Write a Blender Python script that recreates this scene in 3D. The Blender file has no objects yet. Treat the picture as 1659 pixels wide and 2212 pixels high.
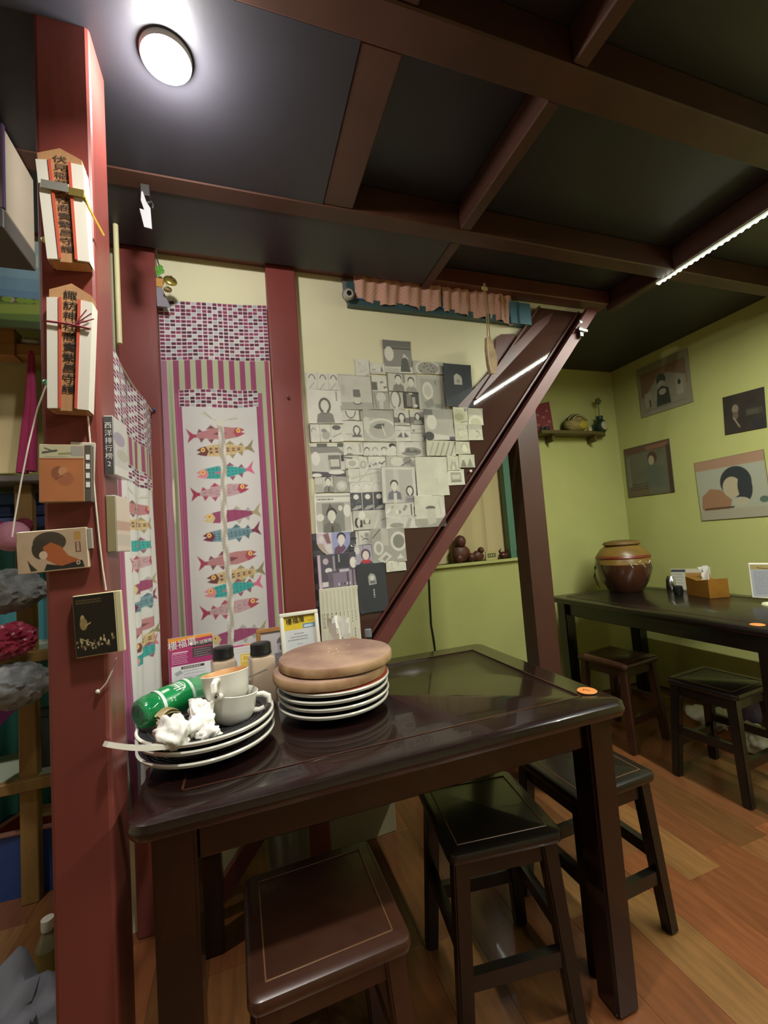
import bpy, bmesh, math, random
import numpy as np
from mathutils import Vector, Matrix
R = math.radians
rnd = random.Random(7)
nrs = np.random.RandomState(5)
SC = bpy.context.scene
COL = SC.collection

# ------------------------------------------------------------------ camera
YAW, PITCH, ROLL, FPX, CAMZ = R(18.795), R(3.719), R(-4.271), 916.6, 1.2
_f = Vector((math.sin(YAW)*math.cos(PITCH), math.cos(YAW)*math.cos(PITCH), math.sin(PITCH)))
_r = Vector((math.cos(YAW), -math.sin(YAW), 0)); _u = _r.cross(_f)
_r2 = math.cos(ROLL)*_r + math.sin(ROLL)*_u; _u2 = -math.sin(ROLL)*_r + math.cos(ROLL)*_u
cd = bpy.data.cameras.new('camera'); cd.sensor_fit = 'HORIZONTAL'; cd.sensor_width = 36.0
cd.lens = FPX/1659*36.0; cd.clip_start = 0.02
cam = bpy.data.objects.new('camera', cd); COL.objects.link(cam)
cam.matrix_world = Matrix(((_r2.x,_u2.x,-_f.x,0),(_r2.y,_u2.y,-_f.y,0),(_r2.z,_u2.z,-_f.z,CAMZ),(0,0,0,1)))
SC.camera = cam
SC.view_settings.view_transform = 'Standard'; SC.view_settings.look = 'None'
SC.view_settings.gamma = 1.0; SC.view_settings.use_curve_mapping = False
SC.view_settings.exposure = 0.0
# ------------------------------------------------------------------ light
W = bpy.data.worlds.new('world'); SC.world = W; W.use_nodes = True
W.node_tree.nodes['Background'].inputs[0].default_value = (0.75, 0.8, 1.0, 1)
W.node_tree.nodes['Background'].inputs[1].default_value = 0.02
def area(name, loc, sx, sy, power, col=(1,1,1), shape='DISK', rot=(0,0,0), spread=180):
    l = bpy.data.lights.new(name, 'AREA'); l.shape = shape; l.size = sx
    if shape in ('RECTANGLE', 'ELLIPSE'): l.size_y = sy
    l.energy = power; l.color = col; l.spread = R(spread)
    o = bpy.data.objects.new(name, l); o.location = loc; o.rotation_euler = rot; COL.objects.link(o); return o
LAMPZ = 2.270
LAMP1 = (-0.102, 0.937); LAMP2 = (0.05, 0.60); FILL3 = (1.2, -0.6); FILL4 = (-1.0, 1.15); FILL5 = (0.2, -0.9)
_l = bpy.data.lights.new('lamp_or_fill_light', 'POINT'); _l.energy = 15; _l.shadow_soft_size = .03; _l.color = (1, .97, .93)
_o = bpy.data.objects.new('lamp_or_fill_light', _l); _o.location = (*LAMP1, 2.228); COL.objects.link(_o)
area('lamp_or_fill_light', (*LAMP2, LAMPZ), .085, 0, 11, (1, .96, .90), spread=135)
area('lamp_or_fill_light', (*FILL3, LAMPZ), .085, 0, 5, (1, .95, .88), spread=130)  # added fill behind the camera, no fitting there
area('lamp_or_fill_light', (*FILL4, LAMPZ), .085, 0, 20, (1, .96, .9), spread=150)  # added fill that brightens the left bay, no fitting there
area('lamp_or_fill_light', (*FILL5, LAMPZ), .085, 0, 3, (1, .96, .9), spread=120)  # added weak fill from further back, no fitting there
area('led_strip_light', (1.87, 0.36, 2.262), .012, 2.0, 58, (.97, 1, .88), 'RECTANGLE')

# ------------------------------------------------------------------ helpers
def at(x, y, Y=None, Z=None, X=None):
    d = _r2*((x-829.5)/FPX) - _u2*((y-1106)/FPX) + _f
    if Y is not None: t = Y/d.y
    elif Z is not None: t = (Z-CAMZ)/d.z
    else: t = X/d.x
    return Vector((d.x*t, d.y*t, CAMZ+d.z*t))
def lin(c):
    if isinstance(c, str): c = tuple(int(c[i:i+2], 16) for i in (0, 2, 4))
    return tuple((v/255/12.92 if v/255 <= .04045 else ((v/255+.055)/1.055)**2.4) for v in c)
MATS = {}
def mat(name, col, rough=.5, metal=0, bump=0, bscale=60, var=0, vscale=6, spec=.5, emit=None, estr=0, trans=0, alpha=1, coat=0, stretch=None, col2=None, sheen=0):
    if name in MATS: return MATS[name]
    m = bpy.data.materials.new(name); m.use_nodes = True; nt = m.node_tree; b = nt.nodes['Principled BSDF']
    c = lin(col) if not (isinstance(col, tuple) and max(col) <= 1) else col
    b.inputs['Base Color'].default_value = (*c, 1); b.inputs['Roughness'].default_value = rough
    b.inputs['Metallic'].default_value = metal; b.inputs['Specular IOR Level'].default_value = spec
    b.inputs['Transmission Weight'].default_value = trans; b.inputs['Alpha'].default_value = alpha
    b.inputs['Coat Weight'].default_value = coat
    if emit: b.inputs['Emission Color'].default_value = (*lin(emit), 1); b.inputs['Emission Strength'].default_value = estr
    def tex(scale, detail=4):
        tc = nt.nodes.new('ShaderNodeTexCoord'); mp = nt.nodes.new('ShaderNodeMapping')
        if stretch: mp.inputs['Scale'].default_value = stretch
        n = nt.nodes.new('ShaderNodeTexNoise'); n.inputs['Scale'].default_value = scale; n.inputs['Detail'].default_value = detail
        nt.links.new(tc.outputs['Object'], mp.inputs['Vector']); nt.links.new(mp.outputs['Vector'], n.inputs['Vector']); return n
    if var:
        n = tex(vscale); r = nt.nodes.new('ShaderNodeMix'); r.data_type = 'RGBA'
        c2 = lin(col2) if col2 else tuple(v*(1-var) for v in c)
        cr = nt.nodes.new('ShaderNodeMapRange'); cr.inputs[1].default_value = .35; cr.inputs[2].default_value = .65
        nt.links.new(n.outputs['Fac'], cr.inputs[0]); nt.links.new(cr.outputs[0], r.inputs[0])
        r.inputs[6].default_value = (*c, 1); r.inputs[7].default_value = (*c2, 1)
        nt.links.new(r.outputs[2], b.inputs['Base Color'])
    if bump:
        n = tex(bscale); bp = nt.nodes.new('ShaderNodeBump'); bp.inputs['Strength'].default_value = bump; bp.inputs['Distance'].default_value = .004
        nt.links.new(n.outputs['Fac'], bp.inputs['Height']); nt.links.new(bp.outputs['Normal'], b.inputs['Normal'])
    MATS[name] = m; return m
def print_mat(name, rough=.7, bump=0, coat=0):
    if name in MATS: return MATS[name]
    m = bpy.data.materials.new(name); m.use_nodes = True; nt = m.node_tree; b = nt.nodes['Principled BSDF']
    a = nt.nodes.new('ShaderNodeVertexColor'); a.layer_name = 'print'
    nt.links.new(a.outputs['Color'], b.inputs['Base Color']); b.inputs['Roughness'].default_value = rough; b.inputs['Coat Weight'].default_value = coat
    if bump:
        n = nt.nodes.new('ShaderNodeTexNoise'); n.inputs['Scale'].default_value = 350
        bp = nt.nodes.new('ShaderNodeBump'); bp.inputs['Strength'].default_value = bump; bp.inputs['Distance'].default_value = .001
        nt.links.new(n.outputs['Fac'], bp.inputs['Height']); nt.links.new(bp.outputs['Normal'], b.inputs['Normal'])
    MATS[name] = m; return m

class B:
    """collects shapes into one mesh"""
    def __init__(s): s.bm = bmesh.new()
    def box(s, c, d, bev=0, seg=2, rot=None, mi=0):
        r = bmesh.ops.create_cube(s.bm, size=1)['verts']; M = Matrix.Translation(c) @ (rot.to_4x4() if rot else Matrix()) @ Matrix.Diagonal((*d, 1))
        fs = set(f for v in r for f in v.link_faces)
        for f in fs: f.material_index = mi
        bmesh.ops.transform(s.bm, matrix=M, verts=r)
        if bev:
            es = list(set(e for v in r for e in v.link_edges))
            o = bmesh.ops.bevel(s.bm, geom=es, offset=bev, segments=seg, affect='EDGES', profile=.5)
            for f in o['faces']: f.material_index = mi
        return s
    def span(s, a, b, bev=0, seg=2, mi=0):
        a, b = Vector(a), Vector(b); return s.box((a+b)/2, tuple(abs(v) for v in (b-a)), bev, seg, None, mi)
    def bar(s, a, b, w, h, w2=None, h2=None, mi=0, side=None):
        a, b = Vector(a), Vector(b); z = (b-a).normalized(); sd = Vector(side) if side else (Vector((1,0,0)) if abs(z.x) < .9 else Vector((0,1,0)))
        x = (sd - z*sd.dot(z)).normalized(); y = z.cross(x); w2 = w2 or w; h2 = h2 or h
        v = [s.bm.verts.new(p + x*i*ww/2 + y*j*hh/2) for p, ww, hh in ((a, w, h), (b, w2, h2)) for i, j in ((-1,-1),(1,-1),(1,1),(-1,1))]
        for q in ((3,2,1,0),(4,5,6,7),(0,1,5,4),(1,2,6,5),(2,3,7,6),(3,0,4,7)):
            s.bm.faces.new([v[i] for i in q]).material_index = mi
        return s
    def prism(s, pts, fn, d, mi=0):
        """pts 2d ring, fn(u,v,w)->3d, w from 0 to d"""
        a = [s.bm.verts.new(fn(u, v, 0)) for u, v in pts]; b = [s.bm.verts.new(fn(u, v, d)) for u, v in pts]; n = len(pts)
        fs = [s.bm.faces.new(a), s.bm.faces.new(b[::-1])] + [s.bm.faces.new((a[i], b[i], b[(i+1)%n], a[(i+1)%n])) for i in range(n)]
        for f in fs: f.material_index = mi
        return s
    def lathe(s, prof, n=32, c=(0,0,0), M=None, mi=0, close=True):
        rings = []
        for r, z in prof:
            if r < 1e-6: rings.append([s.bm.verts.new(Vector((0,0,z)))])
            else: rings.append([s.bm.verts.new(Vector((r*math.cos(2*math.pi*i/n), r*math.sin(2*math.pi*i/n), z))) for i in range(n)])
        for A, Bb in zip(rings, rings[1:]):
            for i in range(n):
                j = (i+1) % n
                q = [A[i] if len(A) > 1 else A[0]]
                if len(A) > 1: q.append(A[j])
                if len(Bb) > 1: q += [Bb[j], Bb[i]]
                else: q.append(Bb[0])
                if len(q) > 2: s.bm.faces.new(q).material_index = mi
        vs = [v for g in rings for v in g]
        bmesh.ops.transform(s.bm, matrix=Matrix.Translation(c) @ (M.to_4x4() if M else Matrix()), verts=vs); return s
    def tube(s, pts, r, n=8, mi=0, cap=True):
        pts = [Vector(p) for p in pts]; rs = r if isinstance(r, (list, tuple)) else [r]*len(pts); rings = []; up = Vector((0,0,1))
        for k, p in enumerate(pts):
            t = (pts[min(k+1, len(pts)-1)] - pts[max(k-1, 0)]).normalized()
            x = t.cross(up) if abs(t.dot(up)) < .95 else t.cross(Vector((1,0,0)))
            x.normalize(); y = t.cross(x)
            rings.append([s.bm.verts.new(p + (x*math.cos(2*math.pi*i/n) + y*math.sin(2*math.pi*i/n))*rs[k]) for i in range(n)])
        for A, Bb in zip(rings, rings[1:]):
            for i in range(n): s.bm.faces.new((A[i], A[(i+1)%n], Bb[(i+1)%n], Bb[i])).material_index = mi
        if cap:
            s.bm.faces.new(rings[0][::-1]).material_index = mi; s.bm.faces.new(rings[-1]).material_index = mi
        return s
    def ball(s, c, r, sub=2, sc=(1,1,1), mi=0, noise=0, rot=None):
        v = bmesh.ops.create_icosphere(s.bm, subdivisions=sub, radius=1)['verts']
        for q in v:
            k = 1 + (rnd.uniform(-noise, noise) if noise else 0); q.co = Vector((q.co.x*sc[0]*r*k, q.co.y*sc[1]*r*k, q.co.z*sc[2]*r*k))
            if rot: q.co = rot @ q.co
            q.co += Vector(c)
        for f in set(f for q in v for f in q.link_faces): f.material_index = mi
        return s
    def poly(s, pts, mi=0):
        s.bm.faces.new([s.bm.verts.new(p) for p in pts]).material_index = mi; return s
    def build(s, name, m, parent=None, smooth=False, loc=None, rot=None):
        bmesh.ops.recalc_face_normals(s.bm, faces=s.bm.faces[:])
        me = bpy.data.meshes.new(name); s.bm.to_mesh(me); s.bm.free()
        for x in (m if isinstance(m, (list, tuple)) else [m]): me.materials.append(x)
        o = bpy.data.objects.new(name, me); COL.objects.link(o)
        if smooth:
            me.polygons.foreach_set('use_smooth', [True]*len(me.polygons))
            try: me.set_sharp_from_angle(angle=R(40))
            except Exception: pass
        if loc is not None: o.location = loc
        if rot is not None: o.rotation_euler = rot
        if parent: o.parent = parent
        return o
def tag(o, label, cat, group=None):
    o['label'] = label; o['category'] = cat
    if group: o['group'] = group
    return o
def struct(o, label=None):
    o['kind'] = 'structure'
    if label: o['label'] = label
    return o
def thing(name, label, cat, loc=(0,0,0), rz=0, group=None, rot=None):
    o = bpy.data.objects.new(name, None); COL.objects.link(o); o.empty_display_size = .05
    o.location = loc; o.rotation_euler = rot if rot else (0, 0, rz); return tag(o, label, cat, group)
def copy_tree(o, parent=None):
    c = o.copy(); COL.objects.link(c); c.parent = parent
    for ch in o.children: copy_tree(ch, c)
    return c
def text(name, body, size, m, parent, loc, rot, ext=.0003, vertical=False, spacing=1.0, sx=1.0, fit=None):
    c = bpy.data.curves.new(name, 'FONT'); c.body = '\n'.join(body) if vertical else body
    c.size = size; c.align_x = 'CENTER'; c.align_y = 'CENTER'; c.extrude = ext; c.space_line = spacing; c.resolution_u = 3
    t = bpy.data.objects.new('tmp', c); COL.objects.link(t)
    me = bpy.data.meshes.new_from_object(t.evaluated_get(bpy.context.evaluated_depsgraph_get()))
    bpy.data.objects.remove(t)
    if fit:
        co = np.empty(len(me.vertices)*3, np.float32); me.vertices.foreach_get('co', co); co = co.reshape(-1, 3)
        lo, hi = co.min(0), co.max(0); mid = (lo+hi)/2
        co[:, 0] = (co[:, 0]-mid[0])*fit[0]/(hi[0]-lo[0]); co[:, 1] = (co[:, 1]-mid[1])*fit[1]/(hi[1]-lo[1]); me.vertices.foreach_set('co', co.ravel())
    me.name = name; me.materials.clear(); me.materials.append(m)
    o = bpy.data.objects.new(name, me); COL.objects.link(o); o.location = loc; o.rotation_euler = rot; o.scale = (sx, 1, 1); o.parent = parent
    return o

# ---- printed surfaces: a small raster painted with numpy, carried by a grid mesh's colour attribute
class Cv:
    def __init__(s, w, h, bg='d8d6c8', ss=3):
        s.w, s.h, s.ss = w, h, ss; s.W, s.H = w*ss, h*ss
        s.a = np.empty((s.H, s.W, 3)); s.a[:] = lin(bg)
        s.X, s.Y = np.meshgrid((np.arange(s.W)+.5)/s.W, (np.arange(s.H)+.5)/s.H); s.asp = w/h
    def _p(s, m, c, o=1): s.a[m] = s.a[m]*(1-o) + np.array(lin(c))*o; return s
    def rect(s, x0, y0, x1, y1, c, o=1): return s._p((s.X >= x0)&(s.X <= x1)&(s.Y >= y0)&(s.Y <= y1), c, o)
    def ell(s, x, y, rx, ry, c, o=1): return s._p(((s.X-x)/rx)**2+((s.Y-y)/ry)**2 <= 1, c, o)
    def poly(s, pts, c, o=1):
        ins = np.zeros(s.X.shape, bool); n = len(pts)
        for i in range(n):
            x0, y0 = pts[i]; x1, y1 = pts[(i+1) % n]
            if y0 == y1: continue
            cr = ((s.Y >= min(y0, y1)) & (s.Y < max(y0, y1))) & (s.X < (x1-x0)*(s.Y-y0)/(y1-y0)+x0)
            ins ^= cr
        return s._p(ins, c, o)
    def line(s, x0, y0, x1, y1, w, c, o=1):
        dx, dy = x1-x0, (y1-y0); L = dx*dx+dy*dy+1e-9
        t = np.clip(((s.X-x0)*dx+(s.Y-y0)*dy)/L, 0, 1)
        return s._p(np.hypot(s.X-x0-t*dx, (s.Y-y0-t*dy)/s.asp) <= w/2, c, o)
    def arc(s, x, y, rx, ry, a0, a1, w, c):
        p = [(x+rx*math.cos(R(a0+(a1-a0)*k/10)), y+ry*math.sin(R(a0+(a1-a0)*k/10))) for k in range(11)]
        for q, r in zip(p, p[1:]): s.line(*q, *r, w, c)
        return s
    def dash(s, x0, y0, x1, y1, n, h, c):
        """rows of illegible small print"""
        for k in range(n):
            y = y0 + (y1-y0)*k/max(n-1, 1); x = x0; e = x0+(x1-x0)*rnd.uniform(.75, 1)
            while x < e:
                L = rnd.uniform(.02, .07); s.rect(x, y-h/2, min(x+L, e), y+h/2, c); x += L+.012
        return s
    def vdash(s, x, y0, y1, w, c):
        y = y0
        while y < y1: L = rnd.uniform(.03, .05); s.rect(x-w/2, y, x+w/2, min(y+L, y1), c); y += L*1.35
        return s
    def noise(s, amt, n=10):
        g = nrs.rand(max(2, n), max(2, int(n*s.asp)+1)); yi = (s.Y*(g.shape[0]-1)); xi = (s.X*(g.shape[1]-1)); y0 = np.minimum(yi.astype(int), g.shape[0]-2); x0 = np.minimum(xi.astype(int), g.shape[1]-2)
        fy, fx = yi-y0, xi-x0
        v = (g[y0, x0]*(1-fx)+g[y0, x0+1]*fx)*(1-fy)+(g[y0+1, x0]*(1-fx)+g[y0+1, x0+1]*fx)*fy
        s.a *= (1+amt*(v-.5)*2)[..., None]; return s
    def face(s, x, y, r, hair='4a4a46', skin='dcd9cc', body='8a8a84', k=0):
        rx = r; ry = r*1.25*s.asp
        s.poly([(x-2.0*rx, y+3.2*ry), (x-1.7*rx, y+1.7*ry), (x-.5*rx, y+1.1*ry), (x+.5*rx, y+1.1*ry), (x+1.7*rx, y+1.7*ry), (x+2.0*rx, y+3.2*ry)], body)
        if k == 1: s.ell(x, y+.15*ry, rx*1.35, ry*1.45, hair)                      # bob
        if k == 2: s.ell(x, y-.1*ry, rx*1.3, ry*1.25, hair); s.rect(x-1.3*rx, y-.1*ry, x-.7*rx, y+1.6*ry, hair); s.rect(x+.7*rx, y-.1*ry, x+1.3*rx, y+1.6*ry, hair)
        if k == 0: s.ell(x, y-.35*ry, rx*1.12, ry*.95, hair)
        s.rect(x-.35*rx, y+.6*ry, x+.35*rx, y+1.4*ry, skin); s.ell(x, y+.12*ry, rx*.9, ry*.98, skin)
        return s
    def get(s):
        return s.a.reshape(s.h, s.ss, s.w, s.ss, 3).mean((1, 3))
def print_mesh(name, cv, fn, m, parent=None, back=None, flip=False):
    """fn(u,v)->3d arrays; u right, v down; colours sampled per cell corner"""
    im = cv.get() if isinstance(cv, Cv) else cv; h, w = im.shape[:2]
    u, v = np.meshgrid((np.arange(w))/(w-1), (np.arange(h))/(h-1))
    P = np.stack(fn(u, v), -1).reshape(-1, 3); n0 = len(P); idx = np.arange(w*h).reshape(h, w)
    q = np.stack([idx[1:, :-1], idx[1:, 1:], idx[:-1, 1:], idx[:-1, :-1]], -1).reshape(-1, 4)
    c = im.reshape(-1, 3)
    if back is not None:
        ring = np.concatenate([idx[0, :-1], idx[:-1, -1], idx[-1, :0:-1], idx[:0:-1, 0]]); k = len(ring)
        P = np.concatenate([P, P[ring]+np.array(back)]); c = np.concatenate([c, c[ring]]); a = ring; b = np.roll(ring, -1); A = n0+np.arange(k); Bb = np.roll(A, -1)
        q = np.concatenate([q, np.stack([a, b, Bb, A], -1)])
    if flip: q = q[:, ::-1]
    me = bpy.data.meshes.new(name); me.vertices.add(len(P)); me.vertices.foreach_set('co', P.astype(np.float32).ravel())
    me.loops.add(q.size); me.loops.foreach_set('vertex_index', q.astype(np.int32).ravel())
    me.polygons.add(len(q)); me.polygons.foreach_set('loop_start', (np.arange(len(q))*4).astype(np.int32))
    at_ = me.color_attributes.new('print', 'FLOAT_COLOR', 'POINT'); at_.data.foreach_set('color', np.concatenate([c, np.ones((len(c), 1))], 1).astype(np.float32).ravel())
    me.update(); me.validate(); me.materials.append(m)
    o = bpy.data.objects.new(name, me); COL.objects.link(o)
    if parent: o.parent = parent
    return o

# ------------------------------------------------------------------ materials
M_RED = mat('red_oil_paint', '80403a', .34, bump=.10, bscale=45, var=.22, vscale=5, stretch=(1,1,.25))
M_STR = mat('stringer_paint', '6c3832', .5, var=.2, vscale=5)
M_RED2 = mat('dark_red_paint', '64382f', .38, bump=.08, bscale=30, var=.25, vscale=5)
M_BEAM = mat('brown_beam_paint', '4a2c1f', .5, var=.3, vscale=4)
M_CEIL = mat('black_ceiling_board', '2c2b31', .45, var=.2, vscale=3, bump=.05)
M_CREAM = mat('cream_plaster', 'dcd8b4', .8, bump=.12, bscale=25, var=.05, vscale=4)
M_GREEN = mat('green_plaster', 'babb74', .8, bump=.12, bscale=25, var=.07, vscale=3)
M_DARK = mat('dark_mahogany_lacquer', '1e0f0d', .22, bump=.03, bscale=20, var=.35, vscale=7, stretch=(.4,3,3), coat=.4)
M_DARK2 = mat('black_brown_lacquer', '18110e', .3, bump=.03, bscale=20, var=.3, vscale=8, coat=.2)
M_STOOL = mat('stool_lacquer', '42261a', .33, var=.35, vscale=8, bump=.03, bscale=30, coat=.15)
M_PANEL = mat('glossy_stair_panel', '4c342c', .035, var=.15, vscale=3, bump=.004, bscale=9)
M_WHITE = mat('white_ceramic', 'e4e1d6', .18, coat=.3)
M_PLATE = mat('black_glaze', '2c2b2d', .35, var=.3, vscale=30)
M_BLACK = mat('black_plastic', '161616', .35)
M_STEEL = mat('steel', 'b8b8b4', .25, metal=1)
M_PRINT = print_mat('printed_paper', .65)
M_GLOSSPRINT = print_mat('glossy_print', .3, coat=.2)
M_CLOTH = print_mat('printed_cloth', .9, bump=.25)
M_CLEAR = mat('clear_plastic', 'f2f2ee', .08, alpha=.18, spec=.6)
M_PAPER = mat('white_paper', 'd6d2c4', .8)
M_WOODL = mat('light_wood', 'c08a50', .5, var=.3, vscale=5, stretch=(1,1,8))
M_INK = mat('black_ink', '15130f', .7)
M_WHINK = mat('white_ink', 'e8e6e0', .7)
M_STRING = mat('white_string', 'cfcabb', .9)

# ================================================================== structure
FY, WY, GY, RX, ZC, ZB = 1.62, 1.66, 2.50, 2.82, 2.38, 2.28
XL, YF = -2.4, -2.6
b = B(); b.span((XL-.1, YF-.1, -.06), (RX+.1, GY+.1, -.006)); floor = struct(b.build('floor', mat('floor_underlay', '6a4326', .6)))
# laminate planks running away from the camera, the ones in view singly
PW, PL = .150, .50
pm = []
for k, c in enumerate(('74482a', '805430', '6a4526', '8a6238', '7c4a2a', '8a5230')):
    bb = B(); bb.box((0, 0, -.003), (PW-.0007, PL-.0007, .006), .0004, 1)
    t = bb.build('plank', mat('laminate_%d' % k, c, .32, var=.28, vscale=9, stretch=(6,.7,1), coat=.15)); pm.append(t.data); bpy.data.objects.remove(t)
far = []
nx = int((RX-XL)/PW)+1
for i in range(nx):
    off = rnd.uniform(0, PL)
    x = XL + (i+.5)*PW
    if x + PW/2 > RX+.02: continue
    y = YF - off
    while y < GY:
        cy = y+PL/2
        if cy < GY-.1 and cy > YF+.1:
            vis = (.25 < x < RX and .45 < cy < GY-.1) or (-1.0 < x < -.4 and 1.2 < cy < 2.2)
            if vis:
                o = bpy.data.objects.new('plank', rnd.choice(pm)); COL.objects.link(o); o.location = (x, cy, 0); o.parent = floor
            else: far.append((x, cy))
        y += PL
bb = B()
for x, cy in far: bb.box((x, cy, -.003), (PW-.0007, PL-.0007, .006), 0, 1, None, rnd.randrange(6))
o = bb.build('plank_field', [MATS['laminate_%d' % k] for k in range(6)], floor); o['kind'] = 'stuff'

# ceiling, beams and the added dark boards
b = B(); b.span((XL-.1, YF-.1, ZC), (RX+.1, GY+.1, ZC+.08)); struct(b.build('ceiling', M_CEIL))
def beam(n, a, c, m=M_BEAM):
    b = B(); b.span(a, c, .004, 1); return struct(b.build('trim_%d' % n, m))
beam(1, (XL, 1.262, ZB), (RX, 1.328, ZC), M_BEAM)                # cross beams
beam(2, (XL, .715, ZB), (RX, .80, ZC), M_BEAM)
beam(3, (XL, -.2, ZB), (RX, -.12, ZC), M_BEAM)
JX = ((.795, .838), (.30, .40), (1.845, 1.895), (-.42, -.34))
n = 4
for x0, x1 in JX:
    for y0, y1 in ((1.328, FY), (.80, 1.262), (-.12, .715), (YF, -.2)):
        if x0 in (.30, -.42) and y0 > 1: continue
        beam(n, (x0, y0, ZB+.004), (x1, y1, ZC)); n += 1
beam(n, (-2.4, FY-.03, 2.308), (1.84, WY-.001, ZC-.001), M_RED2); n += 1       # header over the posts
for q_, (a_, c_) in enumerate((((XL, .80), (.30, 1.262)), ((XL, -.12), (.30, .715)), ((XL, 1.328), (.79, FY-.031)))):
    b = B(); b.span((a_[0], a_[1], ZB+.003), (c_[0], c_[1], ZB+.02)); struct(b.build('added_dark_board', M_CEIL))  # added dropped boards: hide the lamp housing and darken the left ceiling
# walls
b = B()
WX0, WX1, WZ0, WZ1 = 1.00, 1.87, 1.01, 1.86                         # niche window under the stair
for a, c in (((XL, 0), (WX0, ZC)), ((WX1, 0), (RX, ZC)), ((WX0, 0), (WX1, WZ0)), ((WX0, WZ1), (WX1, ZC))):
    b.span((a[0], GY, a[1]), (c[0], GY+.1, c[1]))
wall_back = struct(b.build('wall_back', M_GREEN))
b = B(); b.span((RX, YF, 0), (RX+.1, GY, ZC)); struct(b.build('wall_right', M_GREEN))
b = B(); b.span((XL-.1, YF, 0), (XL, GY, ZC)); struct(b.build('wall_left', M_CREAM))
b = B(); b.span((XL, YF-.1, 0), (RX, YF, ZC)); struct(b.build('wall_front', M_CREAM))
# stair geometry in the partition plane: lower stringer edge passes (1250,740) and (840,1390)
S0 = at(838, 1392, Y=FY-.035); S1 = at(1262, 718, Y=FY-.035)
sdx = (S1.x-S0.x)/(S1.z-S0.z)
def sx(z, off=0): return S0.x + (z-S0.z)*sdx - off
DG = math.sqrt(1+sdx*sdx)
ZT = ZB
STW = .050*DG                                                      # stringer width measured level
b = B(); b.prism([(-.46, 0), (sx(0, .03), 0), (sx(ZC, .03), ZC), (-.46, ZC)], lambda u, v, w: Vector((u, WY+w, v)), .05)
wall_part = struct(b.build('wall_partition', M_CREAM))
b = B(); b.span((XL, WY, 2.045), (-.461, WY+.05, ZC)); struct(b.build('wall_transom', M_CREAM))
# stair side: glossy panel, red stringer, gap bead, upper string, dark riser board, newel
st = thing('staircase', 'steep red staircase side with glossy brown panel rising to the ceiling', 'staircase', (0, 0, 0))
PU = .255
fn = lambda y: (lambda u, v, w: Vector((u, y+w, v)))
z0, z1 = .0, ZT-.001
PX = at(638, 590, Y=FY).x+.006
zi = lambda x, off: S0.z + (x+off-S0.x)/sdx
B().prism([(PX, zi(PX, STW-.02)), (sx(z1, STW-.02), z1), (sx(z1, STW+PU), z1), (PX, zi(PX, STW+PU))], fn(WY-.016), .013).build('panel', M_PANEL, st)
B().prism([(sx(z0), z0), (sx(z1), z1), (sx(z1, STW), z1), (sx(z0, STW), z0)], fn(FY-.035), .034).build('stringer', M_STR, st)
B().prism([(PX, zi(PX, STW+.012)), (sx(z1, STW+.012), z1), (sx(z1, STW+.024), z1), (PX, zi(PX, STW+.024))], fn(WY-.026), .009).build('moulding', M_RED2, st)
zz0 = 1.80
B().prism([(sx(zz0, STW+PU), zz0), (sx(z1, STW+PU), z1), (sx(z1, STW+PU+.012), z1), (sx(zz0, STW+PU+.012), zz0)], fn(WY-.03), .027).build('edge_strip', M_RED2, st)
# upper string seen behind the panel: shallower slope
A0 = at(1005, 880, Y=WY); A1 = at(1185, 672, Y=WY); A2 = at(1150, 700, Y=WY); A3 = at(1033, 800, Y=WY)
B().prism([(p.x, p.z) for p in (at(1000, 905, Y=WY), at(1187, 676, Y=WY), at(1160, 700, Y=WY), at(1065, 790, Y=WY), at(990, 880, Y=WY))], fn(WY-.012), .009).build('riser_board', mat('dark_riser', '2b211c', .5), st)
B().prism([(p.x, p.z) for p in (at(1000, 893, Y=WY), at(1180, 700, Y=WY), at(1190, 678, Y=WY), at(1150, 703, Y=WY), at(1020, 842, Y=WY), at(985, 880, Y=WY))], fn(WY-.018), .012).build('upper_string', M_RED2, st)
B().prism([(p.x, p.z) for p in (at(1062, 800, Y=WY), at(1068, 735, Y=WY), at(1078, 725, Y=WY), at(1108, 724, Y=WY), at(1117, 735, Y=WY), at(1105, 770, Y=WY))], fn(WY-.014), .011).build('newel_cap', M_RED2, st)
q = at(1238, 722, Y=FY)
lt = B().box((q.x, FY-.047, q.z-.012), (.022, .014, .05), .002).build('latch_plate', M_BLACK, st)
B().lathe([(0, 0), (.009, .0), (.009, .004), (0, .005)], 12, (q.x-.002, FY-.055, q.z+.036), Matrix.Rotation(R(90), 3, 'X')).build('latch_screw', M_STEEL, lt)
B().bar((q.x-.02, FY-.058, q.z-.005), (q.x+.03, FY-.058, q.z-.01), .006, .01).build('latch_bolt', M_STEEL, lt)

# posts
def post(x0, x1, y0, y1, z1, label, name='post', m=M_RED):
    b = B(); b.span((x0, y0, 0), (x1, y1, z1), .007, 2); return tag(b.build(name, m), label, 'post')
P1 = (-.338, at(222, 1050, Y=.925).x, .925, 1.035)
post(*P1, ZC-.001, 'thick red corner post at left hung with shrine tablets and cassettes')
post(-.372, -.243, FY+.001, WY-.001, 2.307, 'dark red post behind the side fish curtain')
pm0 = at(573, 585, Y=FY).x; pm1 = at(638, 590, Y=FY).x
post(pm0, pm1, FY+.001, WY-.001, 2.307, 'red post between the fish curtain and the comic sheets')
rp0 = at(1121, 970, Y=1.67).x; rp1 = at(1165, 970, Y=1.67).x
b = B(); b.prism([(rp0, 0), (rp1, 0), (rp1, zi(rp1, 0)-.02), (rp0, zi(rp0, 0)-.02)], lambda u, v, w: Vector((u, 1.67+w, v)), .09)
tag(b.build('post', mat('brown_post_paint', '4a2a22', .45, var=.2, vscale=5)), 'brown-red post carrying the stair stringer in front of the green wall', 'post')

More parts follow.
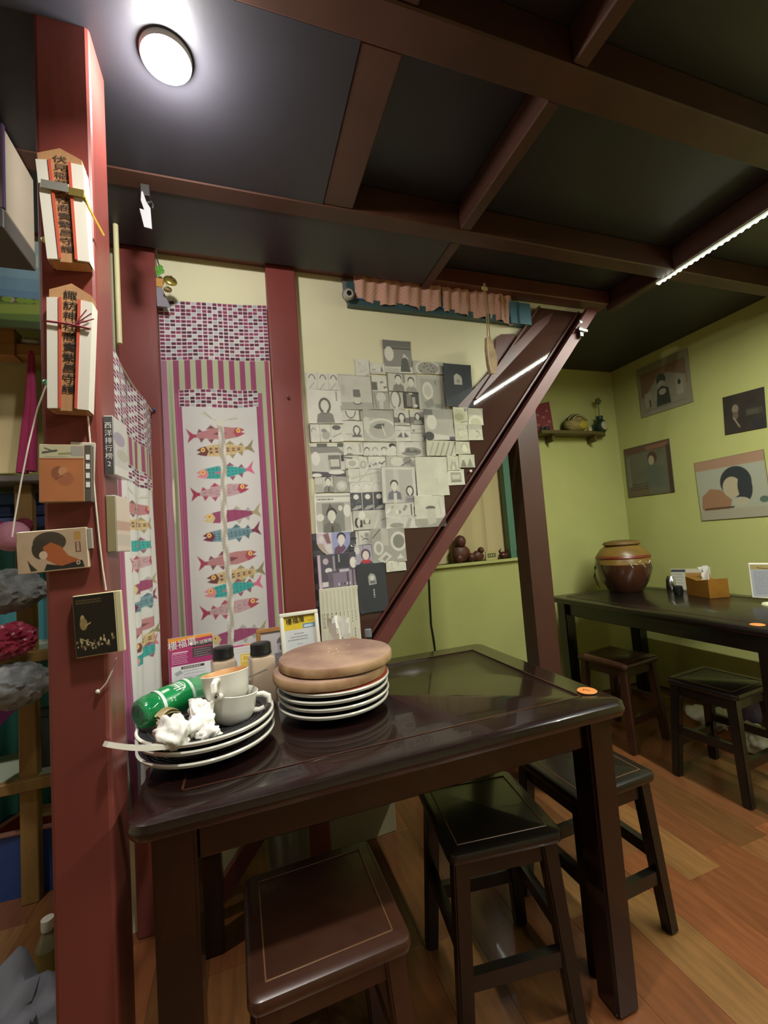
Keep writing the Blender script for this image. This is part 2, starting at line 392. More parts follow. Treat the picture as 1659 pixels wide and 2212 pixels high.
# niche window under the stair
wn = struct(bpy.data.objects.new('window_1', None)); COL.objects.link(wn)
B().span((WX1-.13, GY-.01, WZ0), (WX1-.05, GY+.04, WZ1)).build('frame', mat('teal_frame', '4f7a66', .4), wn)
B().span((WX1-.05, GY+.02, WZ0), (WX1, GY+.05, WZ1)).build('jamb', mat('grey_green_jamb', '8c9468', .6), wn)
b = B()
NX = 40
vs = [[b.bm.verts.new((WX0+(WX1-.12-WX0)*i/NX, GY+.06+.008*math.sin(i*.9)+.004*math.sin(i*2.3), WZ0+(WZ1-WZ0)*j)) for j in (0, .5, 1)] for i in range(NX+1)]
for i in range(NX):
    for j in (0, 1): b.bm.faces.new((vs[i][j], vs[i+1][j], vs[i+1][j+1], vs[i][j+1]))
b.build('curtain', mat('ivory_curtain', 'c9b888', .9), wn, True)
B().span((WX0-.02, GY+.08, WZ0-.02), (WX1+.02, GY+.10, WZ1+.02)).build('back_panel', M_CREAM, wn)
B().span((WX0, GY-.03, WZ0-.018), (WX1, GY+.09, WZ0)).build('sill', M_GREEN, wn)

# high window on the partition with its pink curtain
wh = struct(bpy.data.objects.new('window_2', None)); COL.objects.link(wh)
q0 = at(750, 668, Y=WY); q1 = at(1137, 692, Y=WY)
wx0, wx1, wz = q0.x, q1.x, at(750, 668, Y=WY).z+.004
B().span((wx0, WY-.03, wz), (wx1-.10, WY, wz+.03)).build('bottom_rail', mat('teal_window_paint', '3a5356', .4), wh)
B().span((wx0, WY-.03, wz+.03), (wx0+.03, WY, ZB)).build('left_stile', MATS['teal_window_paint'], wh)
xm = at(945, 680, Y=WY).x
B().span((xm-.015, WY-.025, wz+.03), (xm+.015, WY, ZB)).build('mullion', MATS['teal_window_paint'], wh)
B().span((wx1-.115, WY-.036, wz-.005), (wx1, WY, ZB)).build('right_stile', mat('blue_window_paint', '4f7585', .4), wh)
B().span((wx1-.075, WY-.04, wz-.003), (wx1-.068, WY-.036, ZB)).build('groove', MATS['teal_window_paint'], wh)
for k in range(6):
    xx = wx0+.04+k*.062
    B().span((xx, WY-.006, wz+.03), (xx+.05, WY-.002, wz+.10)).build('pane', mat('bluish_pane', '9fb0d8', .3, emit='8fa5e0', estr=.25), wh)
for k in range(5):
    xx = wx0+.04+.41+k*.062
    if xx+.05 > wx1-.12: break
    B().span((xx, WY-.006, wz+.03), (xx+.05, WY-.002, wz+.10)).build('pane', MATS['bluish_pane'], wh)
def pink(u0, u1, low, name, seed):
    rr = np.random.RandomState(seed); W_, H_ = 120, 60
    cv = Cv(W_, H_, 'c49a86', 2)
    for i in range(26):
        for j in range(12):
            x, y = (i+.5)/26+(.5/26 if j % 2 else 0), (j+.5)/12
            cv.ell(x, y, .010, .026, 'bf8a74'); cv.ell(x+.012, y-.02, .005, .012, 'e0bda6')
    def f(u, v):
        zb = wz + low(u); x = u0+(u1-u0)*u
        return x, WY-.034+.009*np.sin(u*23+seed)*(.4+.6*v)+.005*np.sin(u*51+v*2), ZB+.03-(ZB+.03-zb)*v
    return print_mesh(name, cv, f, M_CLOTH, wh)
pink(wx0+.028, xm+.02, lambda u: .020+.010*np.cos(u*9+.5)-.022*np.exp(-((u-.72)/.12)**2)+.035*np.clip((u-.86)/.14, 0, 1), 'curtain', 3)
pink(xm+.015, wx1-.10, lambda u: .012-.018*u+.005*np.sin(u*12), 'curtain', 5)

# ================================================================== tables
def rrect(x0, y0, x1, y1, r, n=6):
    p = []
    for cx, cy, a in ((x1-r, y1-r, 0), (x0+r, y1-r, 90), (x0+r, y0+r, 180), (x1-r, y0+r, 270)):
        p += [(cx+r*math.cos(R(a+90*k/n)), cy+r*math.sin(R(a+90*k/n))) for k in range(n+1)]
    return p
def slab(b, x0, y0, x1, y1, zt, th, r, rb=.012, mi=0):
    """rounded board with a bullnose edge"""
    lev = [(rb, zt-th), (rb*.3, zt-th+rb*.3), (0, zt-th+rb), (0, zt-rb), (rb*.3, zt-rb*.3), (rb, zt)]
    rings = []
    for ins, z in lev:
        rings.append([b.bm.verts.new((x, y, z)) for x, y in rrect(x0+ins, y0+ins, x1-ins, y1-ins, max(r-ins, .003))])
    n = len(rings[0])
    for A, C in zip(rings, rings[1:]):
        for i in range(n): b.bm.faces.new((A[i], A[(i+1)%n], C[(i+1)%n], C[i])).material_index = mi
    b.bm.faces.new(rings[0][::-1]).material_index = mi; b.bm.faces.new(rings[-1]).material_index = mi
def table(name, label, x0, y0, x1, y1, m, inset=.075, leg=.075):
    t = thing(name, label, 'table', ((x0+x1)/2, (y0+y1)/2, 0)); cx, cy = (x0+x1)/2, (y0+y1)/2; hx, hy = (x1-x0)/2, (y1-y0)/2; zt = .75
    b = B(); slab(b, -hx, -hy, hx, hy, zt, .036, .045, .016); b.build('tabletop', m, t, True)
    g = mat('inlay_groove', '3a2018', .15, coat=.6)
    gi = .085
    for a, c in (((-hx+gi, -hy+gi), (hx-gi, -hy+gi)), ((-hx+gi, hy-gi), (hx-gi, hy-gi)), ((-hx+gi, -hy+gi), (-hx+gi, hy-gi)), ((hx-gi, -hy+gi), (hx-gi, hy-gi))):
        bb = B(); bb.box(((a[0]+c[0])/2, (a[1]+c[1])/2, zt+.0006), (abs(c[0]-a[0])+.005, abs(c[1]-a[1])+.005, .0024), .001, 2); bb.build('inlay_line', g, t, True)
    li = inset
    for sx_, sy_ in ((-1,-1), (1,-1), (1,1), (-1,1)):
        px, py = sx_*(hx-li), sy_*(hy-li)
        bb = B(); bb.bar((px, py, 0), (px, py, zt-.034), leg*.92, leg*.92, leg, leg); bmesh.ops.bevel(bb.bm, geom=bb.bm.edges[:], offset=.006, segments=2, affect='EDGES'); bb.build('leg', m, t, True)
    for a, c in (((-hx+li, -hy+li-.018), (hx-li, -hy+li+.008)), ((-hx+li, hy-li-.008), (hx-li, hy-li+.018))):
        B().span((a[0]+leg/2, a[1], zt-.115), (c[0]-leg/2, c[1], zt-.034), .003, 1).build('apron', m, t)
    for s_ in (-1, 1):
        B().span((s_*(hx-li)-.013, -hy+li+leg/2, zt-.115), (s_*(hx-li)+.013, hy-li-leg/2, zt-.034), .003, 1).build('apron', m, t)
    return t
TX0, TX1, TY0, TY1 = -.216, .912, .850, 1.575
table('dining_table', 'dark lacquered wooden table holding the stacked plates', TX0, TY0, TX1, TY1, M_DARK)
table('dining_table', 'dark wooden table with the brown jar along the right wall', 1.88, 1.06, 2.62, 2.34, M_DARK2)

# ================================================================== stools
def make_stool(M_STOOL):
    t = thing('stool', 'stool', 'stool'); h = .15; zt = .45
    b = B(); slab(b, -h, -h, h, h, zt, .028, .022, .010); b.build('seat', M_STOOL, t, True)
    gm = mat('seat_line', '6a4a30', .25)
    gi = .032
    for a, c in (((-h+gi, -h+gi), (h-gi, -h+gi)), ((-h+gi, h-gi), (h-gi, h-gi)), ((-h+gi, -h+gi), (-h+gi, h-gi)), ((h-gi, -h+gi), (h-gi, h-gi))):
        bb = B(); bb.box(((a[0]+c[0])/2, (a[1]+c[1])/2, zt+.0004), (abs(c[0]-a[0])+.003, abs(c[1]-a[1])+.003, .0016), .0007, 1); bb.build('inlay_line', gm, t)
    T, F = .115, .142
    def lp(sx_, sy_, z): k = z/(zt-.026); return Vector((sx_*(F+(T-F)*k), sy_*(F+(T-F)*k), z))
    for s in ((-1,-1), (1,-1), (1,1), (-1,1)):
        bb = B(); bb.bar(lp(*s, 0), lp(*s, zt-.026), .034, .034, .040, .040); bmesh.ops.bevel(bb.bm, geom=bb.bm.edges[:], offset=.004, segments=2, affect='EDGES'); bb.build('leg', M_STOOL, t, True)
    for i, (p, q) in enumerate((((-1,-1), (1,-1)), ((1,-1), (1,1)), ((1,1), (-1,1)), ((-1,1), (-1,-1)))):
        a, c = lp(*p, zt-.052), lp(*q, zt-.052); B().bar(a, c, .018, .046, side=(0,0,1) if False else None).build('apron', M_STOOL, t)
        z = .155 if i % 2 == 0 else .215
        a, c = lp(*p, z), lp(*q, z)
        d = (c-a).normalized()
        B().bar(a+d*.012, c-d*.012, .022, .036, side=(-d.y, d.x, 0)).build('stretcher', M_STOOL, t)
    return t
st0 = make_stool(M_STOOL); st1 = make_stool(mat('shaded_stool_lacquer', '1c1612', .3, var=.3, vscale=8, coat=.2))  # second copy is darker: shade on these stools put into the colour
SG = 'dark square wooden stools'
for i, (x, y, rz, lab) in enumerate(((.118, .952, 1, 'square stool with lit front edge pushed under the table, nearest the left post'),
        (.592, 1.085, -8, 'dark square stool under the table beside its right front leg'),
        (.985, 1.150, 2, 'square stool standing at the right end of the plate table'),
        (1.985, 1.93, 8, 'square stool under the far table below the brown jar'),
        (2.035, 1.42, 5, 'square stool pushed under the near end of the far table'))):
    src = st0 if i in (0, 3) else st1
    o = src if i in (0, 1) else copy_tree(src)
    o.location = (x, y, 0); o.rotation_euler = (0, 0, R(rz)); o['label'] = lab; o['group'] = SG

# ================================================================== things on the plate table
ZTB = .7505
def plate(name, label, c, r, z, group):
    t = thing(name, label, 'plate', (c[0], c[1], z), rnd.uniform(0, 3), group)
    B().lathe([(0, .004), (r*.42, .004), (r*.62, .008), (r*.97, .024), (r, .027), (r*1.0, .030)], 64).lathe([(r*1.0, .030), (r*.965, .0275), (r*.60, .012), (r*.40, .009), (0, .009)], 64).build('body', M_PLATE, t, True)
    B().lathe([(r*.985, .0225), (r*1.008, .026), (r*1.012, .0295), (r*1.0, .0325), (r*.975, .0315), (r*.965, .0285)], 64).build('rim', M_WHITE, t, True)
    B().lathe([(r*.40, .006), (r*.43, 0), (r*.40, 0), (r*.37, .006)], 48).build('foot', mat('buff_clay', 'b09a7c', .6), t, True)
    for k in range(4):
        q = r*(.5+.11*k); B().lathe([(q, .0085+.0052*k), (q+.0012, .0105+.0052*k), (q+.0035, .0095+.0052*k)], 48).build('ring_ridge', M_PLATE, t, True)
    return t
LC, LR = (-.094, 1.115), .148
for k, lab in enumerate(('lowest dark white-rimmed plate of the three under the cups', 'middle dark white-rimmed plate of the three under the cups', 'top dark plate carrying the cups, bottle and crumpled napkins')):
    plate('plate', lab, LC, LR, ZTB+(0, .024, .040)[k], 'dark plates with white rims')
RC, RR = (.222, 1.20), .150
for k, lab in enumerate(('lowest dark plate of the four under the round boards', 'second dark plate from the bottom under the round boards', 'third dark plate from the bottom under the round boards', 'top dark plate touching the lower round board')):
    plate('plate', lab, (RC[0]+.003*(k % 2), RC[1]-.002*k), RR, ZTB+.0005+.0185*k, 'dark plates with white rims')
M_BOARD = mat('worn_board', 'ab8c75', .6, var=.35, vscale=9, bump=.1, bscale=25, col2='84665a')
M_BOARDE = mat('board_edge', 'b4926c', .6, var=.35, vscale=18, col2='8f6a48')
zb = ZTB+.0005+.0185*3+.0335
for k, (dx, dy, r, lab) in enumerate(((-.006, .0, .155, 'lower thick round wooden board on the plate stack'), (.014, .008, .158, 'upper worn round wooden board on top of the plate stack'))):
    t = thing('round_board', lab, 'board', (RC[0]+dx, RC[1]+dy, zb+.0285*k), k*1.3)
    B().lathe([(0, 0), (r-.008, 0), (r-.001, .004), (r, .009), (r, .021), (r-.003, .0255)], 72).build('edge', M_BOARDE, t, True)
    B().lathe([(r-.003, .0255), (r-.010, .028), (r*.8, .0275), (0, .0275)], 72).build('face', M_BOARD, t, True)
    if k:
        b = B()
        for q in range(14): b.ball((rnd.gauss(0, .03), rnd.gauss(-.01, .025), .0282), rnd.uniform(.0012, .003), 1, (1.4, 1, .4))
        o = b.build('crumbs', mat('crumb', 'd8c49a', .8), t); o['kind'] = 'stuff'
B().lathe([(0, 0), (.152, 0), (.153, .002), (0, .0025)], 64).build('red_mat', mat('red_mat', 'a8452e', .7)).location = (RC[0], RC[1], zb-.0024)
tag(bpy.data.objects['red_mat'], 'thin reddish disc between the top plate and lower board', 'mat')

ZP = ZTB+.040+.0095                                               # inside of the top left plate
# cups
def cup(label, loc, rot, stained):
    t = thing('handled_cup', label, 'cup', loc, 0, 'white handled soup cups', rot=rot); t.scale = (1.13, 1.13, 1.16)
    ro = [(0, .0), (.030, 0), (.032, .003), (.038, .007), (.0425, .015), (.0450, .030), (.0475, .054), (.0485, .0575), (.047, .0585)]
    ri = [(.047, .0585), (.0455, .056), (.0430, .032), (.040, .016), (.034, .010), (0, .008)]
    B().lathe(ro, 48).build('body', M_WHITE, t, True)
    B().lathe(ri, 48).build('inside', mat('stained_glaze', 'c98f58', .4, var=.4, vscale=25, col2='dcae78') if stained else M_WHITE, t, True)
    b = B(); b.tube([(.045, 0, .050), (.060, 0, .052), (.072, 0, .047), (.074, 0, .036), (.066, 0, .026), (.054, 0, .020), (.043, 0, .020)], [.0055, .006, .0065, .006, .0055, .0055, .006], 10); b.build('handle', M_WHITE, t, True)
    return t
q = at(492, 1545, Z=ZP+.03)
CB = Vector((-.040, 1.110, ZP-.001))
cup('lower white cup with handle to the right on the top plate', CB, (R(-3), R(5), R(-15)), False)
cup('upper white cup with orange stain stacked tilted in another cup', CB+Vector((-.008, -.003, .047)), (R(6), R(-6), R(-105)), True)
# teaspoon handle out of the cup
b = B(); b.bar(CB+Vector((.02, .01, .085)), CB+Vector((.085, .02, .100)), .007, .0016, .010, .002); b.bar(CB+Vector((-.02, .0, .076)), CB+Vector((.02, .01, .085)), .006, .0016, .007, .0016)
tag(b.build('teaspoon', M_STEEL), 'steel teaspoon handle sticking out behind the upper cup', 'spoon')
# green bottle lying on the plate
M_PET = mat('green_pet', '3fae68', .08, alpha=.55, spec=.7)
t = thing('soda_bottle', 'empty green plastic soda bottle lying on the left plates', 'bottle', (0, 0, 0))
pa, pb = Vector((-.236, 1.100, ZP+.052)), Vector((-.068, 1.250, ZP+.066))
zx = (pb-pa).normalized(); xx = zx.cross(Vector((0,0,1))).normalized(); yy = zx.cross(xx); MB_ = Matrix((xx, yy, zx)).transposed().to_4x4(); MB_ = MB_ @ Matrix.Scale(1.08, 4); MB_.translation = pa; t.matrix_world = MB_
r0 = .033
B().lathe([(0, .006), (.012, .008), (.022, 0), (.029, .004), (r0, .016), (r0, .032), (r0-.002, .036)], 40).build('base', mat('green_pet_base', '1c8a4c', .08, alpha=.72, spec=.7), t, True)
B().lathe([(r0-.002, .034), (r0-.0005, .038), (r0-.0005, .116), (r0-.002, .12), (.030, .128), (.024, .14), (.026, .15), (.0265, .165), (.022, .182), (.0125, .2), (.0115, .212)], 40).build('body', M_PET, t, True)
B().lathe([(.0115, .206), (.0135, .208), (.0135, .222), (.0115, .226)], 24).build('neck_ring', mat('clear_neck', 'cfdcd4', .1, alpha=.55), t, True)
def bl(u, v): th = (u-.5)*2*math.pi; return (r0+.0006)*np.cos(th), (r0+.0006)*np.sin(th), .112-.074*v
cv = Cv(200, 70, '128a48', 2)
cv.rect(0, 0, 1, .09, 'cfe0d2').rect(0, .90, 1, 1, 'd2e2d6')
for cx in (.32, .80):
    cv.ell(cx, .40, .075, .21, '0d7a3e')
    for k in range(5): cv.line(cx-.055+k*.026, .26+.02*(k % 2), cx-.055+k*.026, .55-.03*(k % 3), .010, 'e2ebe2')
    cv.line(cx-.06, .28, cx+.055, .24, .010, 'e2ebe2').line(cx-.05, .42, cx+.055, .40, .010, 'e2ebe2').arc(cx, .40, .075, .21, 190, 350, .009, 'e2ebe2')
    cv.poly([(cx-.02, .66), (cx+.012, .66), (cx+.02, .88), (cx-.02, .88)], 'c4dccb')
    for k in range(4): cv.ell(cx+.1+.012*k, .75-.1*(k % 2), .006, .02, 'dfeade')
print_mesh('label', cv, bl, M_GLOSSPRINT, t, flip=False)
# crumpled napkins
def crumple(name, label, c, r, sc, seed, m, group):
    rr = random.Random(seed); b = B(); v = bmesh.ops.create_icosphere(b.bm, subdivisions=4, radius=1)['verts']
    pl = [(Vector((rr.gauss(0,1), rr.gauss(0,1), rr.gauss(0,1))).normalized(), rr.uniform(.55, 1.0)) for _ in range(15)]
    cr = [(Vector((rr.gauss(0,1), rr.gauss(0,1), rr.gauss(0,1))).normalized(), rr.uniform(4, 9), rr.uniform(0, 6)) for _ in range(7)]
    for q in v:
        d = q.co.normalized(); k = min(min(h/max(d.dot(n_), .05) for n_, h in pl), 1.25)
        k *= 1 + sum(.055*math.sin(f_*d.dot(n_)*2+p_) for n_, f_, p_ in cr)
        q.co = Vector((d.x*sc[0], d.y*sc[1], d.z*sc[2]))*r*k
        if q.co.z + c[2] < c[2]-r*sc[2]*.72: q.co.z = -r*sc[2]*.72
    o = b.build(name, m, None, False, c); o.data.polygons.foreach_set('use_smooth', [True]*len(o.data.polygons))
    return tag(o, label, 'napkin', group)
M_NAP = mat('tissue_paper', 'e9e7df', .85)
NG = 'crumpled napkins on the plate'
crumple('napkin', 'crumpled white napkin ball resting at the spoon end', (-.150, 1.000, ZP+.028), .034, (1.1, .9, .95), 2, M_NAP, NG)
crumple('napkin', 'crumpled white napkin leaning on the lower cup', (-.104, 1.032, ZP+.032), .034, (1.0, .9, 1.15), 4, M_NAP, NG)
crumple('napkin', 'small crumpled napkin at the front plate edge below the cups', (-.086, 1.002, ZP+.020), .026, (1.2, .9, .8), 6, M_NAP, NG)
crumple('napkin', 'crumpled napkin behind the others against the green bottle', (-.112, 1.080, ZP+.045), .030, (.9, .9, 1.3), 8, M_NAP, NG)
# dried leaf wrap
t = thing('leaf_wrapper', 'folded olive-brown bamboo leaf wrapper between bottle and napkins', 'leaf', (-.168, 1.078, ZP+.026), .3)
for k in range(4):
    b = B(); L = .05
    vs = [[b.bm.verts.new((-L/2*0+(i/8-.5)*L*(1.2-.1*k), (j/4-.5)*.022+.004*k, .004+.007*k+.010*math.sin(math.pi*i/8)+.002*math.cos(j*2+k))) for j in range(5)] for i in range(9)]
    for i in range(8):
        for j in range(4): b.bm.faces.new((vs[i][j], vs[i+1][j], vs[i+1][j+1], vs[i][j+1]))
    b.build('leaf', mat('dry_leaf', '9a8a5c', .7, var=.4, vscale=40, stretch=(1,6,1)), t, True).rotation_euler = (0, 0, .25*k-.3)
# white spoon
t = thing('soup_spoon', 'white ceramic soup spoon sticking out past the left post', 'spoon', (0, 0, 0))
tip = at(228, 1607, Y=.905); root = Vector((-.158, .985, ZP+.020))
pts = [tip.lerp(root, k/6) + Vector((0, 0, -.006*math.sin(math.pi*k/6))) for k in range(7)]
b = B()
for k in range(6):
    w0, w1 = (.013, .0135, .0145, .016, .018, .022, .028)[k:k+2]
    b.bar(pts[k], pts[k+1], .0085, w0, .0085, w1, side=(0, 0, 1))
b.build('handle', M_WHITE, t, True)
B().ball(root+Vector((.016, .016, -.004)), .020, 3, (1.1, 1.0, .45)).build('bowl', M_WHITE, t, True)
# square bottles with black caps
def sqbottle(label, px, py, Y, w, topz):
    p = at(px, py, Y=Y)
    t = thing('condiment_bottle', label, 'bottle', (p.x, Y, ZTB), R(8), 'square plastic bottles with black caps'); h = topz-ZTB-.036
    b = B(); slab(b, -w/2, -w/2, w/2, w/2, h, h, .008, .010); b.build('body', mat('frosted_bottle', 'cdb79c', .25, trans=.15, coat=.2), t, True)
    B().lathe([(.024, h-.001), (.026, h+.004), (.026, h+.012)], 28).build('neck', mat('frosted_neck', 'c9bda8', .3), t, True)
    b = B(); b.lathe([(0, h+.036), (.026, h+.036), (.029, h+.034), (.030, h+.030), (.030, h+.012), (.031, h+.010), (.031, h+.004), (0, h+.004)], 40); b.build('cap', M_BLACK, t, True)
sqbottle('square clear bottle with black cap in front of the pink menu card', 484, 1450, 1.400, .070, at(484, 1399, Y=1.385).z)
sqbottle('square clear bottle with black cap next to the round boards', 566, 1450, 1.345, .070, at(566, 1390, Y=1.33).z)

# ---- stands and frames at the table's back edge
def upright(name, label, cat, px0, px1, pyt, Y, lean=-8, tw=0):
    """empty on the table at a stand's foot"""
    a, c = at(px0, pyt, Y=Y), at(px1, pyt, Y=Y); x = (a.x+c.x)/2
    t = thing(name, label, cat, (x, Y, ZTB), 0, rot=(R(lean), 0, R(tw))); return t, c.x-a.x, (a.z+c.z)/2-ZTB
def card(parent, w, z0, z1, cv, name='printed_card', y=-.0025, m=None):
    return print_mesh(name, cv, lambda u, v: ((u-.5)*w, y+0*u, z1-(z1-z0)*v), m or M_GLOSSPRINT, parent)
t, w, h = upright('menu_stand', 'acrylic table stand with a magenta and white menu card', 'stand', 362, 461, 1374, 1.505, -6, 8)
B().span((-w/2, -.0015, .012), (w/2, .0015, h), .0008, 1).build('acrylic_sheet', M_CLEAR, t)
B().span((-w/2, -.03, 0), (w/2, .03, .004), .001, 1).build('foot', M_CLEAR, t)
cv = Cv(110, 200, 'a63a6e')
cv.poly([(0, 0), (1, 0), (1, .045), (.6, .06), (0, .075)], 'e8963e')
cv.rect(.52, .12, 1, .40, '54434a').rect(0, .215, 1, .225, 'd8436a')
cv.dash(.06, .30, .48, .46, 6, .010, 'e2b5cc').dash(.56, .26, .95, .38, 4, .008, 'b9aab2').rect(.08, .255, .42, .28, 'e8b8cc')
cv.rect(.05, .50, .98, .98, 'dfe0e2').rect(.26, .525, .78, .57, '4a3f42').dash(.30, .548, .74, .548, 1, .018, 'dcd2c8')
cv.poly([(.1, .62), (.24, .58), (.3, .63), (.16, .68)], 'aab0b6').dash(.32, .61, .8, .72, 3, .010, '9aa0a4').ell(.35, .8, .12, .05, 'b4b8bc').dash(.1, .86, .9, .94, 3, .012, 'a4a8ac')
pc = card(t, w-.004, .016, h-.002, cv)
text('lettering', '樓福厝', .028, M_WHINK, pc, (-w*.19, -.0035, h*.875), (R(90), R(-6), 0))
text('lettering', '外送服務', .013, M_WHINK, pc, (w*.28, -.0035, h*.865), (R(90), R(-3), 0))
B().lathe([(0, 0), (.005, 0), (.005, .0006), (0, .0006)], 16, (-w*.03+.004, -.0035, h*.865), Matrix.Rotation(R(90), 3, 'X')).build('dot', M_WHINK, t)
t, w, h = upright('menu_stand', 'acrylic stand with yellow and white payment card behind the square bottles', 'stand', 478, 575, 1392, 1.525, -6, 4)
B().span((-w/2, -.0015, .012), (w/2, .0015, h), .0008, 1).build('acrylic_sheet', M_CLEAR, t)
B().span((-w/2, -.03, 0), (w/2, .03, .004), .001, 1).build('foot', M_CLEAR, t)
cv = Cv(110, 200, 'd9d7d4')
cv.poly([(0, 0), (1, 0), (1, .03), (0, .06)], 'c44a88').poly([(.5, 0), (1, 0), (1, .015), (.5, .03)], 'e8963e')
cv.rect(.40, .26, .74, .72, 'e6c65a').rect(.44, .30, .60, .46, 'f0e2b0').rect(.46, .32, .58, .44, 'e0b640').ell(.78, .40, .07, .05, '8fa8c8').dash(.43, .5, .72, .68, 5, .010, 'a08a3a').dash(.1, .12, .9, .2, 2, .012, 'b9b4b0').rect(.4, .78, .8, 1, '6a5644')
card(t, w-.004, .016, h-.002, cv)
t, w, h = upright('picture_frame', 'wooden frame with a sketch of a tower behind the bottles', 'frame', 553, 650, 1355, 1.562, -6, 3)
for a, c in (((-w/2, .0), (w/2, .014)), ((-w/2, h-.014), (w/2, h)), ((-w/2, .014), (-w/2+.014, h-.014)), ((w/2-.014, .014), (w/2, h-.014))):
    B().span((a[0], -.008, a[1]), (c[0], .006, c[1]), .0015, 1).build('frame_bar', M_WOODL, t)
cv = Cv(100, 130, 'd6d3d2')
cv.poly([(.42, .30), (.46, .2), (.56, .14), (.68, .2), (.70, .30)], '77747a').rect(.44, .30, .68, .52, 'b9b6b8').rect(.50, .34, .58, .46, '6a676c').rect(.36, .52, .74, .62, '8a878c').poly([(.3, .62), (.8, .62), (.84, 1), (.26, 1)], 'a19ea2').dash(.32, .66, .78, .95, 7, .03, '626066')
card(t, w-.026, .013, h-.013, cv, 'drawing', -.002)
t, w, h = upright('sign_frame', 'white framed notice with yellow banner behind the round boards', 'frame', 605, 691, 1322, 1.490, -8, 6)
for a, c in (((-w/2, .0), (w/2, .013)), ((-w/2, h-.013), (w/2, h)), ((-w/2, .013), (-w/2+.013, h-.013)), ((w/2-.013, .013), (w/2, h-.013))):
    B().span((a[0], -.010, a[1]), (c[0], .006, c[1]), .0025, 2).build('frame_bar', mat('white_frame', 'e2dfcf', .4), t, True)
B().span((-w/2+.004, .001, .004), (w/2-.004, .005, h-.004)).build('backing', M_PAPER, t)
cv = Cv(90, 200, 'cdcfd0')
cv.rect(0, 0, 1, .24, 'd9bc3a').rect(0, 0, 1, .04, 'a98f3c').rect(.60, .16, .98, .235, '5d86ac').dash(.64, .2, .94, .2, 1, .04, 'd6e0ea').arc(.84, .09, .08, .03, 20, 170, .02, '8a7a26')
cv.dash(.32, .31, .66, .31, 1, .016, '8a8c90').dash(.2, .36, .8, .36, 1, .016, '7f8288').dash(.12, .405, .9, .405, 1, .016, '7f8288').dash(.38, .48, .6, .54, 2, .014, '8f9296').dash(.2, .62, .8, .9, 6, .012, '9a9da0')
pc = card(t, w-.022, .011, h-.011, cv, 'notice', -.0005)
text('lettering', '樓福厝', .022, M_INK, pc, (-w*.10, -.0018, h*.865), (R(90), R(-4), 0))
# tissue box and pump bottle at the back
p = at(735, 1396, Y=1.515)
t = thing('tissue_box', 'wooden tissue box with white tissue behind the boards', 'tissue box', (p.x, 1.50, ZTB), R(6))
hz = at(735, 1388, Y=1.50).z-ZTB
B().span((-.075, -.05, 0), (.075, .05, hz), .004, 2).build('box', M_WOODL, t, True)
B().lathe([(0, 0), (.03, 0), (.03, .0008), (0, .0008)], 24, (0, 0, hz)).build('slot', mat('slot_dark', '3a2a18', .8), t)
def tissue(parent, z, s=1.0, seed=1):
    rr = random.Random(seed); b = B(); nI, nJ = 9, 6
    vs = [[b.bm.verts.new(((i/(nI-1)-.5)*(.035+.018*j/(nJ-1))*s, (.010*math.sin(i*1.3+j*.6)+rr.uniform(-.002, .002))*s, z+(j/(nJ-1))*.062*s*(1-.22*abs(i/(nI-1)-.35)))) for j in range(nJ)] for i in range(nI)]
    for i in range(nI-1):
        for j in range(nJ-1): b.bm.faces.new((vs[i][j], vs[i+1][j], vs[i+1][j+1], vs[i][j+1]))
    return b.build('tissue', M_NAP, parent, True)
tissue(t, hz-.004, 1.6, 3)
p = at(797, 1385, Y=1.52)
t = thing('spray_bottle', 'small dark bottle with clear cap behind the boards', 'bottle', (p.x, 1.52, ZTB))
zt = at(797, 1358, Y=1.52).z-ZTB
B().lathe([(0, 0), (.017, 0), (.018, .003), (.018, zt-.05), (.012, zt-.042), (.011, zt-.028), (0, zt-.028)], 28).build('body', M_BLACK, t, True)
B().lathe([(.010, zt-.028), (.0125, zt-.028), (.0125, zt-.002), (.010, zt), (0, zt)], 24).build('cap', mat('smoky_cap', '8f979c', .1, alpha=.6), t, True)
# number disc
def disc(label, x, y, num):
    t = thing('number_disc', label, 'disc', (x, y, ZTB), R(-20))
    B().lathe([(0, 0), (.024, 0), (.0255, .0012), (.024, .0026), (0, .0026)], 40).build('disc', mat('orange_disc', 'd0813f', .5), t, True)
    if num: text('numeral', num, .026, mat('brown_ink', '8a3a1a', .6), t, (0, 0, .003), (0, 0, R(65)))
q = at(1268, 1493, Z=ZTB); disc('orange number disc at the right corner of the plate table', q.x, q.y, '7')
q = at(1636, 1350, Z=ZTB); disc('orange number disc on the far table corner', q.x, q.y, '')

